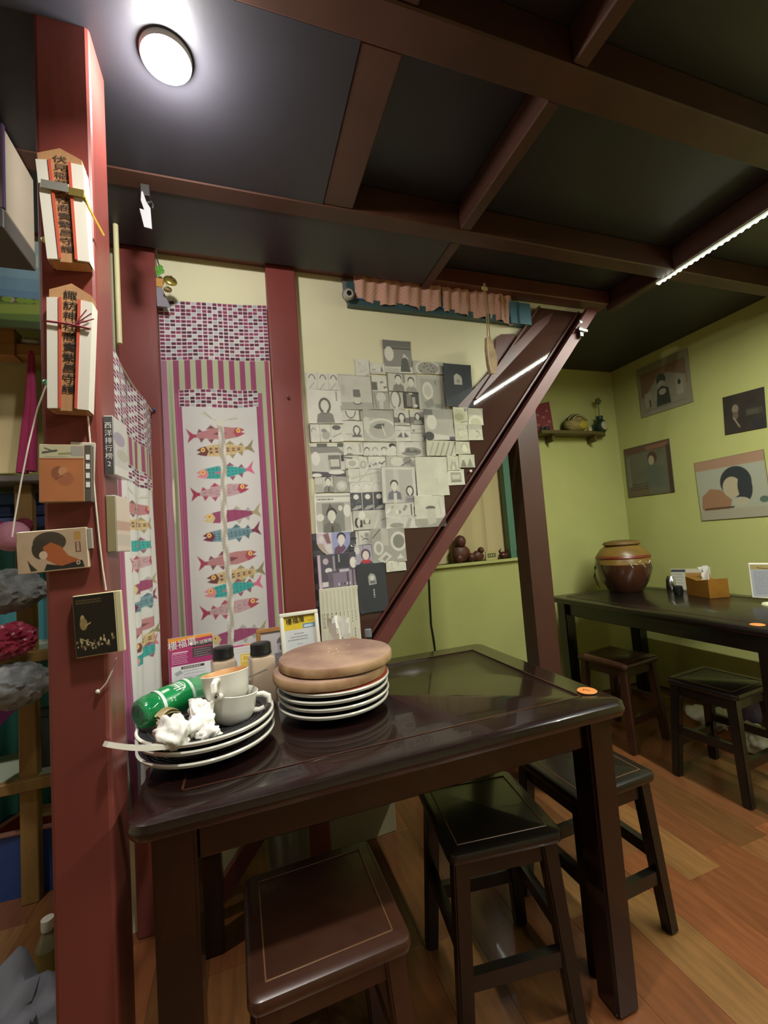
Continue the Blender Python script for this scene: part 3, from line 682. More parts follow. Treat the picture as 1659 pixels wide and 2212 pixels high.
# ================================================================== fish curtains
def fish(cv, x, y, L, H, flip, pal, ang=0):
    """x,y centre in 0..1; L,H in fractions; pal: body, head, tail, fin, pattern"""
    body, head, tail, fin, pat = pal; ca, sa = math.cos(R(ang)), math.sin(R(ang)); k = cv.asp
    def T(p):
        u, v = p; u = -u if flip else u; uu, vv = u*L, v*H/k
        return (x+uu*ca-vv*sa, y+(uu*sa+vv*ca)*k)
    P = lambda pts, c: cv.poly([T(p) for p in pts], c)
    P([(.0, -.45), (.08, -.75), (.16, -.42)], fin); P([(.22, -.3), (.28, -.55), (.32, -.22)], fin); P([(.05, .42), (.10, .75), (.16, .36)], fin); P([(.2, .26), (.27, .6), (.3, .16)], fin)
    P([(.30, -.12), (.38, -.18), (.5, -.75), (.45, -.1), (.5, .45), (.38, .1), (.30, .14)], tail)
    P([(-.34, -.42), (-.15, -.52), (.05, -.46), (.2, -.32), (.34, -.16), (.34, .14), (.2, .28), (.05, .42), (-.15, .5), (-.34, .38)], body)
    if pat == 'dots':
        for i in range(9):
            for j in range(3):
                p = T((-.28+i*.065, -.3+j*.28)); cv.ell(p[0], p[1], .006, .006*k, '2b6f78')
        P([(-.22, .02), (-.1, -.12), (-.08, .1)], 'c06a86')
    elif pat == 'grid':
        for i in range(9): P([(-.30+i*.07, -.4+.02*i), (-.29+i*.07, -.4+.02*i), (-.29+i*.07, .36-.02*i), (-.30+i*.07, .36-.02*i)], '3f6470')
        for j in (-.2, .02, .22): P([(-.33, j), (.3, j*.5), (.3, j*.5+.05), (-.33, j+.05)], '3f6470')
    elif pat == 'cell':
        for i in range(6):
            a = -.28+i*.095; s_ = 1-.1*i
            for j in (-.24, .04): P([(a, j*s_-.02), (a+.05, j*s_-.02), (a+.05, j*s_+.18*s_), (a, j*s_+.18*s_)], '7c5a4a')
            P([(a+.065, -.42*s_), (a+.075, -.42*s_), (a+.075, .4*s_), (a+.065, .4*s_)], '9a8a60')
    elif pat == 'band':
        for i in range(4): P([(-.2+i*.12, -.47+.04*i), (-.185+i*.12, -.47+.04*i), (-.185+i*.12, .43-.05*i), (-.2+i*.12, .43-.05*i)], '8a3a58')
    elif pat == 'swirl':
        for i in range(6): p = T((-.25+i*.1, -.1+.18*(i % 2))); cv.arc(p[0], p[1], .016, .016*k, 20, 300, .005, '8a6a72')
    elif pat == 'fin':
        P([(-.18, 0), (-.06, -.16), (.06, -.02), (-.06, .2)], '7a4652')
    P([(-.34, -.42), (-.42, -.36), (-.5, -.18), (-.42, -.02), (-.5, .12), (-.42, .28), (-.34, .38), (-.29, 0)], head)
    p = T((-.385, -.16)); cv.ell(p[0], p[1], .019, .019*k, 'e8c46a'); cv.ell(p[0], p[1], .008, .008*k, 'a04030')
PAL = dict(pink=('b07a7c', 'a84c5a', 'a2445a', '7d5158', 'fin'), tan=('c9b083', '6e3f42', '8d8562', '9a8f6a', 'cell'), teal=('3f9e98', 'd98a90', 'd06c8c', '8a5a6c', 'dots'),
    rose=('b9989c', 'a6455a', 'a03c55', 'a84a60', 'swirl'), mag=('94486a', 'c9b88a', 'a89c78', 'a7a49a', 'band'), blue=('76949c', '6e2f45', '7c3a52', '54707c', 'grid'))
def weave(cv, x0, y0, x1, y1, nx, ny, sag=0):
    """woven-check band: white lines, maroon and grey blocks"""
    cols = ('6a3048', '78364e', '5c2a40', '843c56', '502638')
    for j in range(ny):
        for i in range(nx):
            a, c = x0+(x1-x0)*i/nx, x0+(x1-x0)*(i+1)/nx; t = (a+c)/2
            o = sag*(1-(2*(t-x0)/(x1-x0)-1)**2) if sag else 0
            e, f = y0+(y1-y0)*j/ny+o*j/ny, y0+(y1-y0)*(j+1)/ny+o*(j+1)/ny
            cv.rect(a, e, c, f, 'ddd8da')
            g = (c-a)*.06; h = (f-e)*.10
            cv.rect(a+g, e+h, c-g, f-h, rnd.choice(cols) if (i+j) % 3 != 0 or i % 4 == 0 else rnd.choice(('a9b0ae', '9aa6a6', 'b9bcb8')))
def stripes(cv, y0, y1, edges, cols):
    for (a0, a1), c in zip(edges, cols):
        if isinstance(a0, tuple): cv.poly([(a0[0], y0), (a1[0], y0), (a1[1], y1), (a0[1], y1)], c)
        else: cv.rect(a0, y0, a1, y1, c)
MG, GR = '8e4566', 'aab092'
def make_curtain_canvas(w, h, order, zlen):
    cv = Cv(w, h, 'cdcbc8', 2); cv.noise(.06, 14)
    # border stripes run the whole length
    for x0, x1, c in ((0, .05, '9a6a80'), (.05, .105, GR), (.105, .165, MG), (.845, .905, MG), (.905, .945, GR), (.945, .985, '9c4a6a'), (.985, 1, 'c9c08a')):
        cv.rect(x0, 0, x1, 1, c)
    for x in (.118, .138, .152, .86, .878, .893): cv.rect(x, 0, x+.006, 1, 'a85f80')
    n = 16
    for i in range(n): cv.rect(.105+(.80)*i/n, .14, .105+.80*(i+1)/n, .23, MG if i % 2 == 0 else GR)
    weave(cv, 0, 0, 1, .148, 21, 16)
    weave(cv, .145, .222, .865, .262, 15, 5, .006)
    ys = (.332, .371, .425, .472, .532, .576, .636, .675, .706, .751, .816); us = (.46, .54, .53, .47, .57, .56, .51, .58, .55, .51, .57)
    for i, k in enumerate(order):
        fl = k in ('pink', 'rose')
        fish(cv, us[i], ys[i], .53, .030, fl, PAL[k], (-5 if fl else -4))
    # painted braid
    prev = None
    for k in range(110):
        yy = .305+.0064*k
        if yy > 1: break
        for ph in (0, 2.1, 4.2):
            xx = .50+.009*math.sin(k*.55+ph)+.012*math.sin(k*.12)
            cv.ell(xx, yy, .020, .010, ('c4beb2', 'd6d2c8', 'aaa296')[int(ph)//2 % 3])
        cv.line(.490+.02*math.sin(k*.55), yy-.004, .510-.02*math.sin(k*.55), yy+.006, .005, '8f867c')
    cv.line(.50, .305, .34, .282, .016, 'c4bfb2').line(.50, .305, .66, .285, .016, 'c9c4b8').ell(.50, .303, .035, .010, 'cfcabd').line(.42, .294, .36, .279, .008, '8f8a6c').line(.58, .296, .66, .292, .008, 'a9a494')
    return cv
# front tapestry between the posts
xa = -.241; xb = pm0-.002; zt0 = at(345, 648, Y=1.64).z; zt1 = at(575, 660, Y=1.64).z; ZBOT = .62
t = thing('fish_curtain', 'white curtain with fish on a braid, hanging between the two red posts', 'curtain', ((xa+xb)/2, 1.640, ZBOT), 0, 'fish curtains')
order = ('pink', 'tan', 'teal', 'rose', 'mag', 'blue', 'pink', 'tan', 'teal', 'rose', 'mag')
cv = make_curtain_canvas(200, 700, order, 1)
def fc(u, v):
    x = (u-.5)*(xb-xa); pinch = .045*np.clip((v-.2)/.6, 0, 1)*np.clip(1-u*4.5, 0, 1)
    x = x + pinch*(u*2.2)
    y = .010*np.sin(u*9+1.2)*np.clip(v*3, .15, 1) + .012*np.exp(-((u-.07)/.035)**2)*np.clip((v-.12)*3, 0, 1)*np.sin(40*u) - .008*np.exp(-((u-.93)/.04)**2)*np.clip((v-.2)*2, 0, 1) + .0035*np.sin(v*16+u*3)
    z = (zt0-.004*0-ZBOT) + (zt1-zt0)*u
    return x, y, z*(1-v)
print_mesh('cloth', cv, fc, M_CLOTH, t)
# side curtain along the table's left end
XN = -.268
t = thing('fish_curtain', 'white fish-print curtain hung sideways along the left end of the table', 'curtain', (XN, 1.33, ZBOT), R(90), 'fish curtains')
cv = make_curtain_canvas(170, 560, ('pink', 'tan', 'teal', 'rose', 'mag', 'blue', 'pink', 'tan', 'teal'), 1)
ya, yb = 1.052, 1.612
zn = 1.70
def fs(u, v):
    L = (yb-ya)*(1-.10*v); x = -(L/2) + L*u + .03*v
    gather = np.clip(v*1.5, 0, 1)
    y = -.010*np.sin(u*30+v*2)*gather*(.4+.6*np.abs(np.sin(v*3))) - .006*np.sin(u*11)
    sag = -.012*np.sin(u*math.pi)*(1-v)
    return x, y, (zn-ZBOT)*(1-v)+sag
print_mesh('cloth', cv, fs, M_CLOTH, t)
b = B(); b.tube([(-.29, .002, zn-ZBOT+.003), (0, .002, zn-ZBOT-.010), (.288, .002, zn-ZBOT+.003)], .0025, 6); b.build('cord', M_STRING, t, True)
b = B(); b.ball((-.283, -.006, zn-ZBOT+.008), .007, 2).ball((-.272, -.006, zn-ZBOT+.008), .006, 2); b.build('clip', mat('yellow_pin', 'd9c62a', .4), t, True)
b = B(); b.ball((.283, -.004, zn-ZBOT+.008), .006, 2); b.build('clip', mat('navy_pin', '3a3f6a', .4), t, True)

# ================================================================== comic sheets
SHEETS = []
def sheet(x0, y0, x1, y1, label, fn_draw, bg='d3d1c4', on='wall', name='comic_page', cat='page', tilt=None, lift=0, mask=None, group='comic pages stuck on the wall'):
    cxp, cyp = (x0+x1)/2, (y0+y1)/2
    e = at(x1, y1, Y=WY-.017)
    if e.x > sx(e.z, STW+PU)-.004 and 'brick' not in label: on = 'panel'
    Yp = (WY-.0175 if on == 'panel' else WY-.0025) - .0004*(len(SHEETS) % 5) - lift
    l, r_, t_, b_ = at(x0, cyp, Y=Yp), at(x1, cyp, Y=Yp), at(cxp, y0, Y=Yp), at(cxp, y1, Y=Yp)
    w, h = r_.x-l.x, t_.z-b_.z; c = Vector(((l.x+r_.x)/2, Yp, (t_.z+b_.z)/2))
    pw, ph = max(12, int((x1-x0)*1.1)), max(12, int((y1-y0)*1.1))
    cv = Cv(pw, ph, bg, 3); cv.noise(.06, 5); fn_draw(cv); cv.noise(.04, 9)
    s1 = rnd.uniform(0, 6); cu = rnd.uniform(.0005, .002)
    def f(u, v):
        y = -cu*np.sin(u*3+s1)*np.sin(v*2.4+s1) - .003*np.clip((np.abs(u-.5)+np.abs(v-.5)-.72)/.28, 0, 1)**2
        x = (u-.5)*w; z = (.5-v)*h
        if mask: x, z = mask(u, v, x, z, w, h)
        return x, y, z
    o = print_mesh(name, cv, f, M_PRINT, None, (0, .0012, 0)); o.location = c
    o.rotation_euler = (0, R(rnd.uniform(-1.2, 1.2) if tilt is None else tilt), 0)
    tag(o, label, cat, group); SHEETS.append(o); return o
def frame(cv, c='8d8c84', w=.018): cv.rect(0, 0, 1, w, c).rect(0, 1-w, 1, 1, c).rect(0, 0, w, 1, c).rect(1-w, 0, 1, 1, c); return cv
G1, G2, G3, G4 = '6b6b66', '8f8e86', 'adaba0', 'e0ded0'
def d_faint(c): c.line(.2, .8, .8, .6, .03, G3).line(.7, .95, 1, .85, .05, G2).ell(.3, .3, .1, .12, 'c4c2b6')
def d_tree(c): frame(c).poly([(.68, .75), (.76, .2), (.84, .75)], G1).rect(0, .8, 1, .84, G2).ell(.25, .6, .12, .1, G3)
def d_robe(c):
    c.rect(0, 0, 1, .8, '8b8a82').rect(0, .02, 1, .2, '6e6d67').rect(0, .22, 1, .27, '55544f').ell(.2, .42, .16, .22, 'd6d4c6').poly([(.55, .95), (.62, .6), (.72, .4), (.84, .6), (.92, .95)], '605f5a').poly([(.66, .55), (.72, .38), (.9, .58), (.74, .5)], 'cfcdbf').rect(.0, .85, .5, 1, 'c0beb2')
def d_bowl(c):
    c.rect(0, 0, 1, 1, 'b4b2a4').ell(.5, .55, .42, .6, 'd2d0c2').ell(.5, .55, .34, .5, '9d9b90')
    for k in range(9): c.ell(rnd.uniform(.25, .75), rnd.uniform(.2, .85), .03, .05, '55544e')
def d_gate(c): c.poly([(.36, .48), (.36, .28), (.46, .22), (.58, .26), (.64, .32), (.64, .48)], 'b3b3a6').ell(.5, .40, .06, .045, '8d8d82')
def d_three(c):
    for k in (.18, .5, .82): c.arc(k, .42, .09, .3, 200, 350, .03, G1).line(k-.1, .95, k+.05, .6, .02, G2)
    c.rect(.33, 0, .34, 1, G3).rect(.66, 0, .67, 1, G3)
def d_drink(c): c.rect(0, .78, 1, 1, G3).rect(0, 0, 1, .04, 'b4b2a6').poly([(.42, .42), (.62, .42), (.64, .60), (.62, .64), (.44, .64), (.41, .60)], '77766f').rect(.44, .64, .62, .82, 'cfcdc0').arc(.53, .78, .12, .06, 10, 170, .025, '4a4944').ell(.12, .45, .06, .16, 'b9b7aa')
def d_crowd(c):
    frame(c)
    for k in range(9): c.ell(.15+.1*k % .8+.05, rnd.uniform(.3, .85), .06, .07, rnd.choice((G1, G4, G2)))
    c.rect(0, .4, .35, .9, G1)
def d_talk(c): frame(c); c.face(.35, .32, .10, '55554f', 'd6d4c6', '85847c'); c.face(.78, .42, .10, '55554f', 'd6d4c6', '9a998f'); c.rect(.5, 0, .58, .5, G2)
def d_dish(c): c.rect(0, 0, 1, 1, 'bab8aa').rect(.12, .10, .88, .95, 'a9a79a').ell(.38, .45, .2, .26, 'd4d2c3').ell(.38, .45, .13, .17, 'c2c0b1').poly([(.66, .15), (.70, .16), (.70, .32)], '4a4944').poly([(.2, .8), (.5, .65), (.62, .88), (.3, .95)], '8f8e84').rect(.62, .82, .86, .95, '8a897f')
def d_woman(c): c.face(.5, .45, .13, '65655f', 'd9d7c9', '85847d', 1); c.vdash(.86, .05, .32, .035, G1)
def d_vase(c): c.rect(0, 0, 1, 1, 'a9a89c').ell(.5, .3, .28, .28, 'cfcdc0').rect(.38, .45, .62, .95, 'c9c7ba').line(.1, .1, .2, .9, .06, G2)
def d_oval(c): frame(c); c.ell(.45, .4, .36, .5, G1).ell(.42, .42, .27, .42, 'd4d2c4').rect(.4, .75, .58, 1, 'd4d2c4')
def d_kitchen(c): c.rect(0, 0, 1, 1, '4d4c47').rect(.2, .1, .5, .9, '85847c').rect(.55, .3, .75, 1, 'a8a79c').ell(.75, .85, .12, .1, 'd5d3c5').rect(.35, .05, .6, .14, 'c6c4b6')
def d_long(c): c.arc(.45, .0, .26, .75, 10, 170, .05, '605f59').rect(.88, 0, .97, 1, '66655f').poly([(.2, 1), (.36, .8), (.55, .8), (.72, 1)], G3)
def d_framed(c): frame(c); c.rect(.14, .62, .95, .70, G2, .4).face(.68, .44, .13, '5a5a54', 'd6d4c6', '6d6c66', 1).rect(0, .80, 1, 1, 'd3d1c4')
def d_bigbowl(c): c.rect(0, 0, 1, .25, 'aeaca0').ell(.58, .62, .5, .36, 'd8d6c8').ell(.58, .62, .42, .29, 'b5b3a7').ell(.10, .45, .12, .22, 'd0cec0').poly([(.3, .55), (.45, .44), (.68, .42), (.64, .58), (.45, .60)], '66655f').line(.6, .5, .68, .8, .04, 'd6d4c6').arc(.58, .62, .46, .33, 20, 160, .015, G2)
def d_girl(c): frame(c); c.rect(0, .5, 1, .85, '77766f'); c.face(.5, .48, .17, '4a4a45', 'd8d6c8', 'b9b7aa', 2)
def d_girl2(c): frame(c); c.rect(0, .5, 1, .95, '77766f'); c.face(.52, .45, .15, '42423d', 'd8d6c8', 'a5a499', 1)
def d_street(c): c.rect(0, 0, 1, .32, '9a998f').rect(.35, .32, 1, .8, 'b0aea2').ell(.25, .42, .17, .24, 'd6d4c5').rect(0, .02, .3, .2, '6b6a64').ell(.14, .86, .16, .14, '44443f').poly([(.3, .78), (.9, .88), (.95, .95), (.3, .98)], 'd2d0c2').rect(.8, .88, 1, 1, '5a5560')
def d_curry(c): c.ell(.4, .5, .45, .35, 'b5b48f').ell(.4, .55, .3, .2, '9c9b78').line(.5, .85, 1, .75, .08, G2)
def d_rice(c): c.rect(0, 0, 1, .4, 'a5a48f').ell(.5, .8, .48, .38, 'd3d1ba').ell(.5, .85, .35, .25, 'c0be9f')
def d_dump(c): c.ell(.5, .55, .4, .35, 'cdccb4').arc(.5, .55, .3, .25, 30, 330, .04, 'a2a188').line(.2, .3, .9, .2, .05, G3)
def d_salad(c):
    c.rect(0, 0, 1, .3, 'b0ae9d')
    for k in range(12): c.ell(rnd.uniform(.25, .85), rnd.uniform(.4, .85), .07, .06, rnd.choice(('8f9078', 'c9c7b0', 'a5a68a')))
def d_collar(c): frame(c); c.poly([(.15, .7), (.4, .4), (.48, .75)], G1).poly([(.85, .7), (.6, .4), (.52, .75)], G1).line(.1, .3, .9, .3, .03, G2).rect(.44, .1, .56, .7, 'd6d4c7')
def d_strips(c): c.rect(0, .47, 1, .52, G2).line(.1, .3, .9, .2, .03, G3).ell(.85, .8, .12, .2, G1).ell(.8, .8, .08, .15, 'd2d0c3').ell(.2, .35, .1, .08, G2)
def d_hat(c): c.rect(.32, 0, .34, 1, G3).rect(.64, 0, .66, 1, G3).ell(.82, .18, .13, .14, G1).ell(.5, .6, .12, .25, G3).arc(.15, .4, .06, .2, 180, 340, .02, G1).line(.7, .7, .95, .5, .03, G2).rect(.58, .85, .64, 1, '3f3f3a').ell(.45, .35, .08, .1, G2).rect(0, 0, .06, 1, '6a6158')
def d_entr(c): c.rect(0, 0, 1, .12, '66655f').rect(0, 0, .2, .1, 'd0cec2').rect(.5, 0, .8, .1, 'd0cec2').poly([(0, .12), (.8, .12), (1, .3), (1, .36), (.8, .28), (0, .3)], '8b8a83').ell(.14, .45, .12, .2, 'dcdace').rect(.5, .36, .86, .78, '77766f').rect(.56, .48, .82, .7, 'c8c6b9').rect(.48, .5, .54, .8, 'b4b2a6').poly([(0, .82), (.5, .86), (1, .8), (1, 1), (0, 1)], '56555a').ell(.72, .87, .24, .06, 'dcdacf').ell(.14, .94, .14, .06, 'dcdacf').rect(.88, .35, .97, .55, '4a4944')
def d_diner(c): frame(c); c.face(.32, .6, .09, G1, 'd4d2c5', G2); c.rect(.8, .1, .9, .8, G3)
def d_heads(c):
    frame(c)
    for x, k in ((.12, '6b6a63'), (.36, 'a5a399'), (.62, G2)): c.face(x, .62, .07, k, 'd6d4c6', 'aaa89d')
    c.arc(.64, .55, .10, .2, 200, 340, .02, '3f3f3a').ell(.88, .24, .1, .18, '3a3a36').ell(.9, .55, .1, .3, 'd6d4c6')
def d_pot(c): frame(c); c.ell(.5, .6, .42, .4, 'cfcdc0').ell(.5, .66, .34, .28, '8d8c83').ell(.2, .4, .1, .3, 'd8d6c9').poly([(.3, .7), (.4, .4), (.5, .65), (.65, .5), (.8, .75)], '66655f')
def d_chop(c):
    for k in range(5): c.line(.1+.18*k, .95, .25+.18*k, .15, .05, rnd.choice((G2, G3, '9a9988')))
    frame(c, 'a5a38f')
def d_glass(c): c.ell(.62, .5, .2, .34, 'd3d2b9').arc(.62, .5, .2, .34, 180, 360, .05, '8f8e76')
def d_plate2(c): c.ell(.5, .6, .44, .36, 'd6d4c6').ell(.5, .6, .26, .22, 'b4b2a5').poly([(0, .1), (.6, .15), (.5, .28), (0, .2)], G1)
def d_sbowl(c): c.ell(.5, .6, .32, .3, 'a9a89c').ell(.5, .6, .2, .18, 'c9c7ba')
def d_tiny(c):
    frame(c)
    for k in range(8): c.ell(.1+.11*k, rnd.uniform(.5, .8), .05, .1, rnd.choice((G2, G1, 'c0beb1')))
    c.line(.75, .6, .95, .4, .05, '3d3d38')
def d_two(c): c.ell(.35, .55, .2, .4, 'd4d2c4').ell(.7, .5, .14, .35, G2).line(.5, .9, .95, .3, .05, G1).ell(.9, .6, .08, .3, 'd0cec1')
def d_flame(c): c.poly([(.2, .9), (.4, .2), (.5, .5), (.65, .3), (.75, .9)], 'a7a692').poly([(.35, .9), (.45, .5), (.6, .9)], 'd6d5bd')
def d_pair(c): c.poly([(.1, .95), (.3, .3), (.5, .95)], '83826e').poly([(.5, .95), (.7, .25), (.9, .95)], '8e8d78').ell(.3, .3, .08, .1, 'd0cfb8')
def d_tray(c): frame(c, 'd8d6c4', .1); c.rect(.2, .2, .8, .82, 'a09f8c').poly([(.25, .35), (.75, .35), (.7, .6), (.3, .6)], 'c6c5ae').rect(.22, .72, .8, .76, '55544a')
def d_tie(c): frame(c); c.rect(.42, 0, .44, 1, G3).face(.72, .35, .14, '4f4f49', 'd6d4c6', '8b8a82').poly([(.70, .66), (.75, .66), (.76, .95), (.69, .95)], '55544f').rect(0, .5, .42, 1, 'b1afa3')
def d_blur(c): c.rect(0, 0, 1, 1, 'a3a196').ell(.5, .6, .32, .3, 'c6c4b7').ell(.5, .58, .18, .15, 'd6d4c8')
def d_pale(c): c.line(.1, .7, .9, .3, .05, 'c0beb0').line(.3, .9, .6, .2, .04, 'bbb9ac').rect(.33, .1, .34, .9, G3).rect(.66, .1, .67, .9, G3)
def d_pfaces(c):
    for x in (.2, .5, .8): c.ell(x, .5, .1, .35, 'dedcd0').arc(x, .5, .1, .35, 200, 340, .012, G2)
    frame(c, G3)
def d_couple(c): frame(c, 'a3a297', .03); c.rect(.12, .1, .9, .95, 'b4b2a8').rect(.35, .1, .5, .95, 'c3c1b6'); c.face(.36, .52, .10, '45453f', 'd3d1c4', '77767a'); c.face(.80, .66, .085, '45453f', 'd3d1c4', '9d9ca0', 1); c.rect(.7, .88, .92, .90, '5c5b57').rect(.7, .93, .92, .95, '5c5b57'); c.rect(.33, .72, .42, 1, 'cfcdc2')
def d_blank(c): c.line(.62, .55, .63, .72, .015, 'a3a292').line(.5, .3, .6, .95, .08, 'cac8b6')
def d_wave(c):
    c.rect(.05, .06, .95, .10, G3).dash(.08, .15, .55, .15, 1, .03, '55544f').rect(.05, .22, .95, .97, 'b5b3a9').rect(.2, .25, .78, .97, '8d8c84').poly([(.28, .55), (.4, .25), (.6, .5)], '66655f'); c.face(.44, .55, .12, '45453f', 'd8d6ca', '77766f'); c.poly([(.42, .82), (.47, .82), (.48, .98), (.41, .98)], '4f4e49').ell(.68, .38, .06, .07, 'd6d4c8').ell(.86, .45, .10, .16, 'dcdace').ell(.14, .60, .10, .09, 'e0ded2')
def d_moons(c):
    c.rect(0, 0, 1, 1, '57575a')
    for x in (.17, .5, .83): c.ell(x-.0, .26, .075, .14, 'dfddd2').poly([(x-.14, .95), (x-.02, .75), (x+.14, .7), (x+.14, .85), (x, .95)], 'a9a8a4')
    c.rect(.33, 0, .345, 1, 'd3d1c7').rect(.655, 0, .67, 1, 'd3d1c7')
    for k in range(8): c.ell(rnd.uniform(.03, .3), rnd.uniform(.3, .8), .01, .015, 'cfcdc6')
def d_strip2(c): frame(c); c.ell(.28, .25, .1, .2, 'dedccf').ell(.13, .62, .07, .25, '3f3f3b').rect(.2, .5, .28, .85, '44443f').ell(.17, .62, .05, .2, 'd5d3c6').rect(.3, .5, .52, .7, '7a7972').ell(.42, .55, .06, .14, 'd5d3c6').line(.62, 1, .8, .2, .03, 'd9d7ca').line(.85, .55, .95, .5, .02, G1)
def d_scat(c):
    for k in range(7): c.ell(rnd.uniform(.05, .95), rnd.uniform(.2, .8), .05, .12, rnd.choice((G2, G4, G1, G3)))
    c.rect(.82, .1, .86, .9, '44443f').rect(.92, .3, .97, 1, '44443f')
def d_fishd(c): c.ell(.35, .7, .22, .2, '9d9b90').poly([(.6, .95), (.75, .1), (.85, .2), (.75, .95)], 'aeaca0').rect(.55, 0, .56, 1, G3)
def d_tumbler(c): c.rect(0, .72, 1, 1, 'a5a494').ell(.52, .4, .16, .07, '66655c').poly([(.38, .42), (.66, .42), (.68, .85), (.42, .92)], 'c0bfae').line(.8, .1, .85, .6, .02, G3)
def d_robeman(c): c.rect(0, 0, .45, 1, 'cdbfc9').rect(.45, 0, 1, 1, '9aa0c4').rect(.0, .5, .2, 1, 'b7a79c').poly([(.2, .1), (.35, 0), (.42, .5), (.3, .5)], '8a6a6a').ell(.15, .3, .08, .14, 'd8d4cc'); c.face(.73, .33, .12, '3f3b42', 'ddd3cf', '73566a'); c.rect(.2, .55, .4, .95, 'd9d4d0')
def d_bar(c):
    c.rect(0, 0, 1, 1, '5a5560').rect(.02, 0, .09, 1, 'cdb6c4').rect(.45, .02, .82, .42, '45444a').vdash(.56, .04, .26, .03, 'd0ced2').rect(.4, .06, .45, .5, 'a39aa4').ell(.28, .46, .09, .07, 'dcd8d6').ell(.22, .2, .07, .09, 'c0b2b6').rect(.55, .46, .8, .54, 'c9c0cc').rect(.38, .55, .72, .95, '877a8c').rect(.25, .5, .38, .95, '6e6470').rect(.78, .5, .95, .97, '9a8c9c').rect(.86, .5, .9, .97, '5a4f5c').rect(.1, .78, .25, .92, 'd9d4d0').ell(.92, .3, .09, .16, 'dfdcd2')
    for k in range(6): c.rect(.5+.07*k, .84, .53+.07*k, .92, rnd.choice(('3c3842', 'd3cdd0', '6a5f6c')))
def d_narrow(c): c.ell(.4, .45, .35, .08, G1).ell(.4, .7, .2, .1, G2).ell(.4, .9, .15, .06, '3f3f3a')
def d_sad(c): frame(c); c.arc(.5, .7, .2, .15, 200, 340, .06, '4a4a44').line(.2, .35, .35, .5, .06, G1).ell(.6, .3, .15, .15, G3)
def d_scarf(c): c.rect(0, 0, 1, 1, 'aba3b2').ell(.14, .25, .14, .2, 'd8d5d0').ell(.58, .50, .25, .30, '5c4a50').ell(.58, .54, .17, .24, 'dcd0c8').poly([(.2, 1), (.34, .82), (.8, .82), (.98, 1)], '4f4a54').poly([(.36, .76), (.8, .76), (.78, .94), (.4, .94)], 'c03f48').line(.45, .02, .47, .18, .03, '5c4a50')
def d_table(c): c.rect(0, 0, 1, 1, 'a5a498').poly([(.3, 0), (.5, 0), (.5, .5), (.3, .5)], 'b9b8ac').ell(.8, .40, .24, .28, 'd2d1c4').ell(.80, .40, .17, .2, '85867a').ell(.2, .55, .14, .2, 'd2d1c4').ell(.2, .55, .08, .13, 'a5a69a').poly([(.15, .86), (.4, .66), (.58, .82), (.3, 1)], 'cfcdc0').poly([(.28, .86), (.4, .76), (.48, .82), (.34, .93)], '97968a').line(.05, .25, .28, .02, .03, '66655f').poly([(.7, .9), (.82, .76), (.92, .9)], 'd4d2c5')
def d_scrap(c): c.vdash(.3, .1, .5, .03, G2).vdash(.6, .1, .5, .03, G2)
def d_gate2(c): c.poly([(.40, .44), (.39, .26), (.48, .20), (.60, .23), (.64, .28), (.66, .43)], 'a5a89f').ell(.52, .30, .07, .05, 'd0d0c4').rect(.44, .36, .62, .41, '6b6d68').vdash(.55, .53, .70, .04, 'b9bab0')
def d_list(c):
    for k in range(9):
        x = .06+.10*k; c.rect(x, .02, x+.006, .70, 'aca995').rect(x+.02, .05, x+.05, .4, 'c0bda8'); c.vdash(x+.045, .42, .66-.03*(k % 3), .018, '77745f')
    for k in range(5): x = .06+.11*k; c.rect(x-.0, .42, x+.012, .66-.02*(k % 2), '5c594a').rect(x, .655-.02*(k % 2), x+.09, .665-.02*(k % 2), '5c594a')
    for k in range(8): c.rect(.08+.1*k, .70, .085+.1*k, 1, 'b3b09c')
    c.vdash(.86, .72, .9, .02, '77745f')
def d_brick(c):
    for j in range(14):
        for i in range(4):
            c.rect((i+.5*(j % 2))/3.5+.01, j/14+.008, (i+.5*(j % 2))/3.5+.27, (j+1)/14-.012, rnd.choice(('4f4e52', '5a595c', '46454a')))
um = lambda u, v, x, z, w, h: (x*(1-.55*np.clip((v-.35)/.65, 0, 1)**2.2), z)
rm = lambda k: (lambda u, v, x, z, w, h: (x*(1-k*np.clip(np.abs(v-.5)*2-.75, 0, 1)**1.6*2.2), z))
pl = 'panel'
